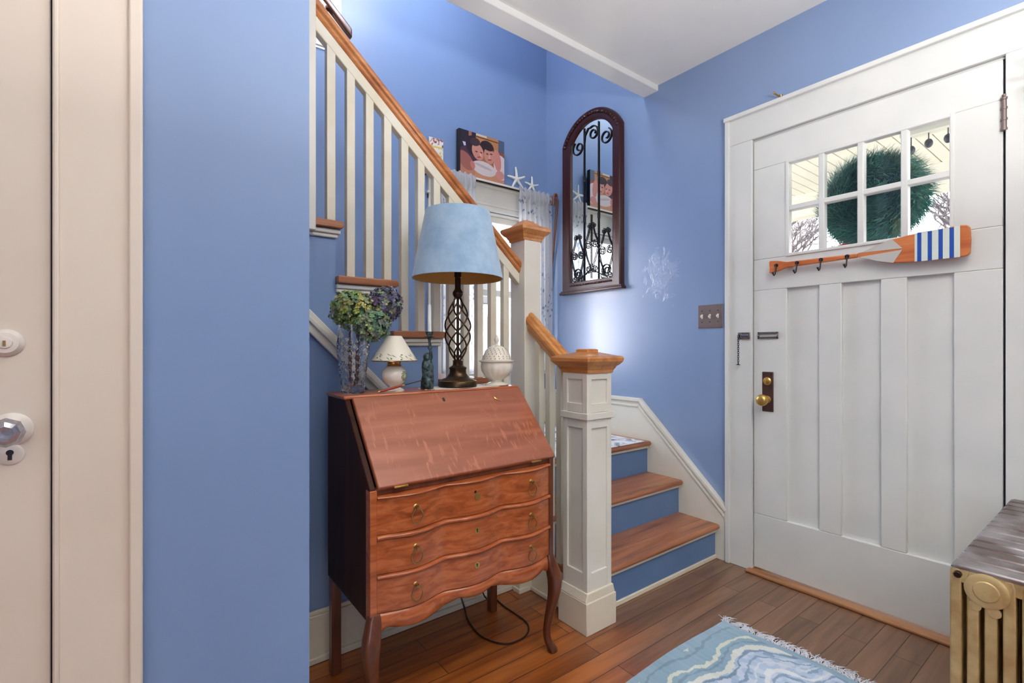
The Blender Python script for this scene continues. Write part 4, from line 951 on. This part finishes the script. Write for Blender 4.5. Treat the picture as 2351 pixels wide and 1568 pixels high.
# ================================================================== THINGS AROUND THE STAIR WINDOW
# canvas with photograph, standing on the shelf
def portrait(u, v):
    """colour of the picture at u (0..1 left-right), v (0..1 bottom-top)"""
    def ell(cx_, cy_, rx, ry, an=0):
        dx, dy_ = u-cx_, v-cy_; c_, s_ = math.cos(an), math.sin(an); return ((dx*c_+dy_*s_)/rx)**2+((-dx*s_+dy_*c_)/ry)**2
    c = (172, 112, 74)
    if v > .62: c = (188, 128, 80)
    if u < .36 and v > .38: c = (44, 34, 46)
    if .20 < u < .27 and v > .86: c = (166, 110, 90)
    if .36 < u < .6 and v > .955: c = (214, 200, 178)
    if u > .86 and v > .70: c = (84, 96, 118)
    if .36 < u < .86 and abs(v-.93) < .014: c = (96, 54, 36)
    if .82 < u and .6 < v < .72: c = (150, 84, 56)
    if u > .84 and v < .62: c = (110, 66, 58)
    if .07 < u < .17 and .58 < v < .74 and u > .07+(.74-v)*.4: c = (196, 190, 222)
    if v < .2: c = (196, 138, 106)
    if v < .30 and u < .34: c = (186, 124, 100)
    if ell(.22, .44, .22, .24, .4) < 1: c = (78, 46, 66)
    if ell(.14, .34, .14, .22, .6) < 1: c = (162, 98, 86)
    if ell(.30, .70, .16, .22, .2) < 1: c = (48, 30, 40)
    if ell(.60, .74, .16, .16, -.1) < 1: c = (56, 36, 40)
    if ell(.92, .38, .16, .28, .1) < 1: c = (222, 202, 206)
    if ell(.84, .52, .085, .24, .12) < 1: c = (208, 136, 124)
    if ell(.40, .60, .125, .185, .25) < 1: c = (206, 138, 122)
    if ell(.655, .585, .118, .185, .05) < 1: c = (204, 140, 122)
    if ell(.60, .765, .14, .07, -.3) < 1: c = (52, 32, 34)
    if ell(.34, .80, .11, .09, .3) < 1: c = (70, 50, 56)
    for ex, ey in ((.37, .595), (.47, .60), (.61, .61), (.70, .63)):
        if ell(ex, ey, .028, .014) < 1: c = (70, 38, 38)
    if ell(.43, .49, .05, .016, .3) < 1 or ell(.665, .49, .045, .015, .2) < 1: c = (168, 70, 76)
    if ell(.46, .55, .018, .05, .4) < 1 or ell(.66, .55, .016, .045) < 1: c = (226, 166, 148)
    if ell(.54, .26, .27, .155, -.12) < 1: c = (214, 200, 198)
    if ell(.52, .30, .20, .03, -.2) < 1: c = (190, 172, 176)
    if ell(.29, .28, .05, .09, .2) < 1: c = (198, 120, 110)
    if ell(.90, .20, .10, .10, -.8) < 1: c = (206, 140, 130)
    if u < .03 or v < .012: c = (34, 22, 26)
    return c
cv = thing('canvas_photograph', (1.857, YB-.05, 2.265), 'square canvas photograph of two smiling people hugging, standing on the window shelf', 'picture')
CX0, CX1, CZ0, CZ1, CYf = 1.665, 2.035, 2.2635, 2.570, YB-.060
MB().box(CX0, CX1, CYf, CYf+.032, CZ0, CZ1).build('canvas_stretcher', 'canvas_edge', cv, bevel=.002)
s = MB(); nx_, nz_ = 200, 166; vs = []; cols = []; fs = []
for j in range(nz_+1):
    for i in range(nx_+1):
        vs.append((CX0+.001+(CX1-CX0-.002)*i/nx_, CYf-.0006, CZ0+.001+(CZ1-CZ0-.002)*j/nz_)); cols.append(lin(portrait(i/nx_, j/nz_)))
for j in range(nz_):
    for i in range(nx_): a = j*(nx_+1)+i; fs.append((a, a+1, a+nx_+2, a+nx_+1))
s.add(vs, fs); s.build('printed_photo', 'painted_print', cv, cols=cols, smooth=False)
# small colourful card at the left end
s = MB(); vs = []; cols = []; fs = []; n1, n2 = 16, 34
crd = thing('picture_card', (1.51, YB-.04, 2.2635), 'small colourful card leaning on the wall, peeping over the handrail', 'card')
MB().box(1.455, 1.556, YB-.046, YB-.042, 2.2635, 2.462).build('card_back', 'stripe_white', crd)
for j in range(n2+1):
    for i in range(n1+1):
        vs.append((1.455+.101*i/n1, YB-.0465, 2.2635+.1985*j/n2)); q = noise.noise(Vector((i*.5, 0, j*.35)))
        c = (232, 230, 222) if q < .12 else ((226, 196, 90) if j < 26 else ((60, 60, 70) if q > .3 else (206, 90, 70))); cols.append(lin(c))
for j in range(n2):
    for i in range(n1): a = j*(n1+1)+i; fs.append((a, a+1, a+n1+2, a+n1+1))
s.add(vs, fs); s.build('card_print', 'painted_print', crd, cols=cols, smooth=False)
# starfish
def starfish(cx_, cz_, r, rot_, label):
    s = MB()
    for k in range(5):
        a = rot_+2*PI*k/5+(.07 if k % 2 else -.05); R_ = r*(1.0 if k % 2 else 1.06)
        pts = [(cx_+R_*q*math.cos(a+.10*q), YB-.045+.004*q, cz_+R_*q*math.sin(a+.10*q)) for q in (0, .25, .5, .75, .93, 1)]
        s.tube(pts, [r*.13, r*.125, r*.105, r*.09, r*.075, r*.03], 10)
    s.sphere((cx_, YB-.045, cz_), r*.17, 12, 8, (1, .7, 1))
    zmin = min(v_.z for v_ in s.v); dz_ = 2.2635-zmin
    for v_ in s.v: v_.z += dz_
    tag(s.build('starfish', 'starfish_white', None), label, 'starfish', 'starfish on the window shelf')
starfish(2.158, 2.338, .082, 1.62, 'larger white starfish on the window shelf, next to the canvas photograph')
starfish(2.300, 2.325, .066, 1.50, 'smaller white starfish on the window shelf, above the right curtain')
# curtain rod and curtains
rd = thing('curtain_rod', (1.94, YB-.11, 2.225), 'dark curtain rod under the window shelf', 'curtain rod')
MB().tube([(1.44, YB-.108, 2.232), (2.455, YB-.108, 2.232)], .006, 10).build('rod', 'dark_bronze', rd)
MB().tube([(1.45, YB-.108, 2.232), (1.45, YB-.0005, 2.232)], .004, 8).tube([(2.44, YB-.108, 2.232), (2.44, YB-.0005, 2.232)], .004, 8).build('rod_bracket', 'dark_bronze', rd)
MB().sphere((2.462, YB-.108, 2.232), .011, 12, 8).sphere((1.436, YB-.108, 2.232), .011, 12, 8).build('finial', 'dark_bronze', rd)
def curtain(x0, x1, zt, zb, folds, label, seed):
    rs = random.Random(seed); nx_, nz_ = folds*12, 40; s = MB(); vs = []
    ph = [rs.uniform(-.5, .5) for _ in range(nz_+1)]
    for j in range(nz_+1):
        z = zt+(zb-zt)*j/nz_; q = j/nz_; amp = .010+.012*min(1, q*4)
        for i in range(nx_+1):
            u = i/nx_; x = x0+(x1-x0)*(u+.012*math.sin(6*u+3*q))
            y = YB-.108-.0-amp*math.sin(2*PI*folds*u+.8*math.sin(2.2*u*PI+q*1.5))*(.7+.3*math.sin(5*u+seed))
            if j < 3: y = YB-.108-(.012+.004*abs(math.sin(2*PI*folds*u)))*(1 if j else .4)
            vs.append((x, y, z+(.006*math.sin(2*PI*folds*u) if j == 0 else 0)))
    fs = [(j*(nx_+1)+i, j*(nx_+1)+i+1, (j+1)*(nx_+1)+i+1, (j+1)*(nx_+1)+i) for j in range(nz_) for i in range(nx_)]
    s.add(vs, fs); tag(s.build('curtain', 'curtain_print', None, solid=.0012, angle=80), label, 'curtain', 'stair window curtains')
curtain(2.125, 2.435, 2.262, .96, 7, 'white sheer curtain with blue leaf print at the right side of the stair window', 1)
curtain(1.50, 1.76, 2.262, .96, 6, 'white sheer curtain with blue leaf print at the left side of the stair window', 2)
# walking cane hung on the rod end
pts = [(2.418, YB-.150, 2.172), (2.416, YB-.152, 2.20), (2.422, YB-.148, 2.238), (2.440, YB-.146, 2.262), (2.456, YB-.144, 2.250), (2.460, YB-.142, 2.22), (2.461, YB-.138, 2.15), (2.4605, YB-.11, 1.9), (2.458, YB-.06, 1.55), (2.456, YB-.035, 1.38)]
cn = thing('walking_cane', (2.46, YB-.03, 1.36), 'brown wooden walking cane hanging from the curtain rod in the corner', 'cane')
P = smooth(pts, 2); MB().tube(P, [.0115-.0045*min(1, i/len(P)) for i in range(len(P))], 10).build('shaft', 'cane_wood', cn)
MB().tube([P[-1], P[-1]+Vector((0, .004, -.02))], .0085, 10).build('rubber_tip', 'black', cn)

# ================================================================== FLOOR RUG
def rugcol(x, y):
    X0, X1, Y0, Y1 = .30, 1.915, -.50, 1.075
    e = min(X1-x, Y1-y)
    q = .011; xs, ys_ = x+.12*(round(x/q)*q-x), round(y/q)*q*.25+y*.75
    wv = noise.noise(Vector((x*70, y*8, 0)))*.55+noise.noise(Vector((x*6, y*6, 2)))*.8
    def d_med(cx_, cy_, sx_, sy_, lob, amp):
        a = math.atan2((ys_-cy_)*sy_, (xs-cx_)*sx_)
        return math.hypot((xs-cx_)*sx_, (ys_-cy_)*sy_)+amp*math.cos(lob*a)+.012*noise.noise(Vector((xs*30, ys_*30, 1)))
    dd = d_med(1.62, .55, .80, .95, 8, .030)
    inner = dd < .36
    c = Vector((168, 190, 216)) if inner else Vector((140, 170, 190))
    c = c+Vector((20, 17, 13))*wv
    nn = noise.noise(Vector((xs*26, ys_*26, 5))); n2 = noise.noise(Vector((xs*14, ys_*14, 9)))
    if inner:
        if nn > .08: c = c.lerp(Vector((206, 214, 230)), .7)
        if nn < -.34: c = c.lerp(Vector((116, 142, 174)), .7)
    for r, w_, k in ((.150, .005, (206, 214, 228)), (.268, .004, (206, 214, 226)), (.295, .004, (130, 154, 184)), (.50, .004, (206, 212, 200)), (.59, .008, (208, 212, 198)), (.62, .004, (120, 148, 166)), (.075, .006, (120, 148, 182)), (.11, .007, (214, 220, 232)), (.20, .006, (128, 154, 184)), (.225, .008, (216, 222, 230)), (.33, .006, (120, 146, 170)), (.352, .010, (218, 222, 216)), (.385, .005, (122, 150, 170)), (.41, .009, (212, 218, 206)), (.47, .006, (124, 150, 170)), (.53, .010, (214, 216, 200))):
        if abs(dd-r) < w_*(1+.6*n2): c = Vector(k)+Vector((14, 14, 14))*wv
    if dd > .56 and nn > .25: c = c.lerp(Vector((206, 212, 200)), .6)
    if e < .03: c = Vector((142, 170, 190))+Vector((18, 16, 14))*wv
    return tuple(max(0, min(255, q_)) for q_ in c)
rg = thing('area_rug', (1.1, .41, 0), 'pale blue woven rug with cream scroll pattern and white fringe on the floor', 'rug')
X0, X1, Y0, Y1 = .30, 1.915, .33, 1.075
nx_, ny_ = 520, 250; vs = []; cols = []
for j in range(ny_+1):
    for i in range(nx_+1):
        x = X0+(X1-X0)*i/nx_; y = Y0+(Y1-Y0)*j/ny_
        yy = y+.006*math.sin(x*9)*(1 if j == ny_ else j/ny_); xx = x+.006*math.sin(y*11)*(i/nx_)
        edge = min(i, nx_-i, j, ny_-j)
        vs.append((xx, yy, .0005+(.0075 if edge > 0 else 0)+.0008*noise.noise(Vector((x*50, y*50, 0))))); cols.append(lin(rugcol(x, y)))
fs = [(j*(nx_+1)+i, j*(nx_+1)+i+1, (j+1)*(nx_+1)+i+1, (j+1)*(nx_+1)+i) for j in range(ny_) for i in range(nx_)]
MB().add(vs, fs).build('rug_body', 'rug_pile', rg, cols=cols)
s = MB(); random.seed(5); y = Y1-.004
while y > Y0:
    x0 = X1-.004+.006*math.sin(y*11); base_a = random.gauss(0, .35)
    for k in range(5):
        a = base_a+random.gauss(0, .35); L2 = random.uniform(.035, .065); yy = y+random.uniform(-.004, .004); pts = []
        for i in range(5):
            q = i/4; pts.append((x0+L2*q*math.cos(a)+.004*math.sin(q*5+k), yy+L2*q*math.sin(a)+.004*math.cos(q*6+k), .004+.011*math.sin(PI*q)*random.uniform(.4, 1)))
        s.tube(pts, [.0019, .0017, .0015, .0012, .0007], 5)
    y -= .0115
s.build('fringe', 'fringe_wool', rg)['kind'] = 'stuff'

# ================================================================== RADIATOR
ra = thing('cast_iron_radiator', (2.0, .15, 0), 'old cream gold cast iron radiator with window sheen painted grey on top at the right edge', 'radiator')
YR0 = .302; NT = 8; pit = .0310
for k in range(14):
    x0 = 1.590+.0605*k; x1 = x0+.050; xm = (x0+x1)/2
    s = MB()
    for j in range(NT):
        ya = YR0-j*pit; yb = ya-.0215; zt = .60
        s.prism([(ya, .09), (ya, .575), (ya-.004, .59), (yb+.004, .59), (yb, .575), (yb, .09)], 'X', x0, x1)
    yE = YR0-(NT-1)*pit-.0215
    # header with slots whose tops step down under the medallion
    top = [(YR0, .556), (YR0, .583), (YR0-.006, .594), (yE+.006, .594), (yE, .583), (yE, .556)]
    s.prism(top, 'X', x0+.001, x1-.001)
    for j, zlo in enumerate((.556, .520, .518, .560, .520, .520, .556)):
        s.box(x0+.006, x1-.006, YR0-.0215-j*pit-.0095, YR0-.0215-j*pit, zlo, .585)
    s.prism([(YR0, .075), (YR0, .13), (yE, .13), (yE, .075)], 'X', x0+.002, x1-.002)
    for yy in (YR0-.012, yE+.012): s.lathe([(.013, 0), (.011, .04), (.010, .08)], (xm, yy, 0), 10)
    if k < 13: s.tube([(x1-.005, YR0-.066, .565), (x1+.015, YR0-.066, .565)], .02, 12).tube([(x1-.005, YR0-.066, .10), (x1+.015, YR0-.066, .10)], .02, 12)
    sec = s.build('section', 'radiator_gold', ra, bevel=.004)
    MB().prism([(YR0+.001, .588), (YR0-.004, .597), (YR0-.012, .601), (yE+.012, .601), (yE+.004, .597), (yE-.001, .588)], 'X', x0-.0015, x1+.0015).build('section_top', 'radiator_top_sheen', sec, bevel=.006)
# medallion and bolt on the end section
YM = .236
MB().lathe([(.040, 0.002), (.040, -.003), (.034, -.006), (.024, -.005), (.022, -.008), (.012, -.009), (.0, -.009)], (1.590, YM, .553), 28, 'X').build('medallion', 'radiator_gold', ra)
for yy, zz in ((.259-.003, .512), (.222, .508)): MB().lathe([(.012, .002), (.012, -.002), (.0, -.004)], (1.590, yy, zz), 16, 'X').build('boss', 'radiator_gold', ra)
MB().lathe([(.008, 0), (.008, -.010), (.0065, -.012), (.0, -.012)], (1.590, .286, .577), 8, 'X').build('bleed_bolt', 'dark_bronze', ra)

# coat hook partly seen at the right edge
hk = thing('wall_hook', (2.30, .17, 1.9), 'dark metal hook with glass knobs cut off by the right edge', 'hook')
MB().box(2.425, 2.4575, .20, .235, 1.96, 2.10).build('hook_plate', 'dark_bronze', hk, bevel=.004)
MB().tube([(2.43, .217, 2.06), (2.36, .222, 2.07), (2.30, .222, 2.09)], [.006, .006, .009], 10).tube([(2.43, .217, 1.99), (2.37, .222, 1.97), (2.33, .222, 1.99)], .005, 10).build('hook_arm', 'antique_brass', hk)
MB().sphere((2.295, .222, 2.03), .013, 12, 8).sphere((2.33, .222, 2.0), .011, 12, 8).build('glass_knob', 'knob_glass', hk)

# ================================================================== OUTSIDE THE FRONT DOOR
# wreath
wr_ = thing('door_wreath', (2.60, .775, 1.50), 'large dark green evergreen wreath hanging outside the front door panes', 'wreath')
s = MB(); cols = []; random.seed(11)
WC = (2.66, .775, 1.80); RM, Rm = .118, .21
s.lathe([(RM+.085*math.cos(a), .07*math.sin(a)) for a in [2*PI*i/10 for i in range(10)]], WC, 40, 'X', close=True); cols += [lin((44, 84, 70))]*len(s.v)
for i in range(13000):
    a = random.uniform(0, 2*PI); b_ = random.uniform(0, 2*PI)
    rad = Vector((0, math.cos(a), math.sin(a))); n_ = rad*math.cos(b_)+Vector((1, 0, 0))*math.sin(b_)
    p = Vector(WC)+rad*RM+n_*random.uniform(.06, .088); tng = Vector((0, -math.sin(a), math.cos(a)))
    d_ = (n_*random.uniform(.5, 1)+tng*random.uniform(.1, .9)+Vector([random.uniform(-.4, .4) for _ in range(3)])).normalized()
    if (p+d_*.06).x < 2.535: d_.x = abs(d_.x)
    L2 = random.uniform(.035, .065); w_ = d_.orthogonal().normalized()*.0022
    e = p+d_*L2
    if e.x < 2.53: continue
    kc = lin(random.choice([(74, 134, 114), (56, 112, 98), (98, 156, 134), (62, 124, 126)])); s.add([p-w_, p+w_, e], [(0, 1, 2)]); cols += [kc]*3
s.build('evergreen_ring', 'needle_green', wr_, cols=cols, smooth=False)
MB().sphere((2.60, .865, 1.585), .032, 12, 8, (.6, 1.2, .8)).sphere((2.60, .925, 1.57), .028, 12, 8, (.6, 1.2, .7)).build('red_bow', 'red_cloth', wr_)
# porch
pc = thing('porch', (3.8, .8, -.16), 'cream beadboard porch ceiling with edge beam outside the front door', 'porch')
s = MB()
for k in range(76): s.box(2.62, 4.85, -2.2+.085*k, -2.2+.085*k+.078, 2.50, 2.53)
s.box(2.62, 4.85, -2.2, 4.3, 2.512, 2.55); s.build('porch_ceiling', 'porch_cream', pc, bevel=.003)
MB().box(4.72, 4.85, -2.2, 4.3, 2.30, 2.50).build('edge_beam', 'porch_cream', pc)
MB().box(2.70, 4.85, -2.2, 4.3, -.20, -.10).build('porch_floor', 'grey_roof', pc)
MB().box(3.56, 3.64, -2.2, .90, 2.36, 2.50).build('cross_beam', 'porch_cream', pc)
MB().box(4.70, 4.82, 3.4, 3.52, -.10, 2.30).build('porch_column', 'outside_white', pc)
MB().box(4.70, 4.82, -1.4, -1.28, -.10, 2.30).build('porch_column', 'outside_white', pc)
for yy, zz, lb in ((.855, 2.285, 'leftmost of the three dark bulbs under the porch cross beam'), (.775, 2.30, 'middle one of the three dark bulbs under the porch cross beam'), (.69, 2.30, 'rightmost of the three dark bulbs under the porch cross beam')):
    s = MB().tube([(3.60, yy, 2.3595), (3.60, yy, zz+.02)], .003, 6).sphere((3.60, yy, zz), .020, 10, 8, (1, 1, 1.3))
    tag(s.build('string_light', 'dark_post'), lb, 'string light', 'unlit bulbs hanging under the porch ceiling')
# ground and trees
struct(MB().box(4.86, 40, -25, 30, -.5, -.4), 'floor_garden', 'garden_ground', 'pale wintry ground beyond the porch', 'ground')
def branch(s, p, d_, L2, r, depth):
    q = p+d_*L2*.5+Vector([random.gauss(0, .06*L2) for _ in range(3)]); e = q+(d_+Vector([random.gauss(0, .18) for _ in range(3)])).normalized()*L2*.5
    s.tube([p, q, e], [r, r*.88, r*.76], 5, cap=False)
    if depth <= 0: return
    for _ in range(3 if depth > 1 else 4):
        nd = (d_+Vector([random.gauss(0, .55), random.gauss(0, .55), random.gauss(.15, .4)])).normalized(); branch(s, e, nd, L2*random.uniform(.6, .85), max(.009, r*.66), depth-1)
lab = ['bare tree seen through the lower left door pane', 'bare tree standing behind the wreath', 'bare branching tree seen through the lower right door pane', 'bare tree farther right beyond the porch', 'bare tree farther left beyond the porch', 'slim bare tree far back in the garden']
for i, (x, y) in enumerate(((6.8, 3.0), (12.0, 5.4), (6.6, .2), (18.5, 8.0), (11.5, 1.2), (17.5, 3.6))):
    random.seed(40+i); s = MB(); branch(s, Vector((x, y, -.42)), Vector((0, 0, 1)), 1.45, .12, 6)
    tag(s.build('bare_tree', 'bark', None), lab[i], 'tree', 'bare trees in the garden')
# neighbour house behind the stair window
nh = thing('neighbour_house', (3.5, 9.5, -.4), 'white clapboard neighbouring house seen through the stair window', 'house')
s = MB().box(-16, 12, 9.5, 9.7, -.5, 2.85).box(-16, 3.0, 9.501, 9.7, 2.85, 4.3)
for k in range(30): s.prism([(9.5, -.4+.11*k), (9.478, -.4+.11*k), (9.497, -.4+.11*k+.11), (9.5, -.4+.11*k+.11)], 'X', -16, 12)
for k in range(30, 42): s.prism([(9.5, -.4+.11*k), (9.478, -.4+.11*k), (9.497, -.4+.11*k+.11), (9.5, -.4+.11*k+.11)], 'X', -16, 3.0)
s.build('wall', 'clapboard', nh)
MB().prism([(9.1, 2.80), (13, 4.4), (13, 4.5), (9.1, 2.9)], 'X', 3.0, 12.3).build('roof', 'grey_roof', nh)
for xx in (2.9, 4.6, 6.4):
    q = MB().box(xx-.06, xx+.86, 9.44, 9.50, .35, 1.90).build('window', 'outside_white', nh); MB().box(xx, xx+.8, 9.43, 9.445, .42, 1.84).build('pane', 'grey_roof', q)
s = MB().tube([(-2, 7.0, 4.2), (3, 7.2, 4.05), (10, 7.4, 4.7)], .012, 6); tag(s.build('overhead_wire', 'dark_post'), 'dark overhead wire crossing the sky above the stair window sash', 'wire')
s = MB().tube([(3.72, 5.6, -.4), (3.72, 5.6, 1.85)], .03, 10); po = thing('lamp_post', (3.72, 5.6, -.4), 'dark post with lantern outside the stair window', 'lamp post')
s.build('post', 'dark_post', po); MB().box(3.62, 3.82, 5.5, 5.7, 1.72, 2.05).build('lantern', 'dark_post', po, bevel=.01)
struct(MB().box(-30, 20, 3.2, 30, -.62, -.52), 'floor_yard', 'snowy_ground', 'pale ground between the houses', 'ground')

# rooms shell behind the camera, so that light falls as it does in the house
w = MB().box(-3.1, -3.0, -3.3, 1.44, 0, 2.8).box(-3.1, 2.62, -3.3, -3.2, 0, 2.8)
struct(w, 'wall_living', 'blue_wall', 'blue wall of the living room behind the viewer', 'wall')
print('OBJECTS', len(bpy.data.objects))
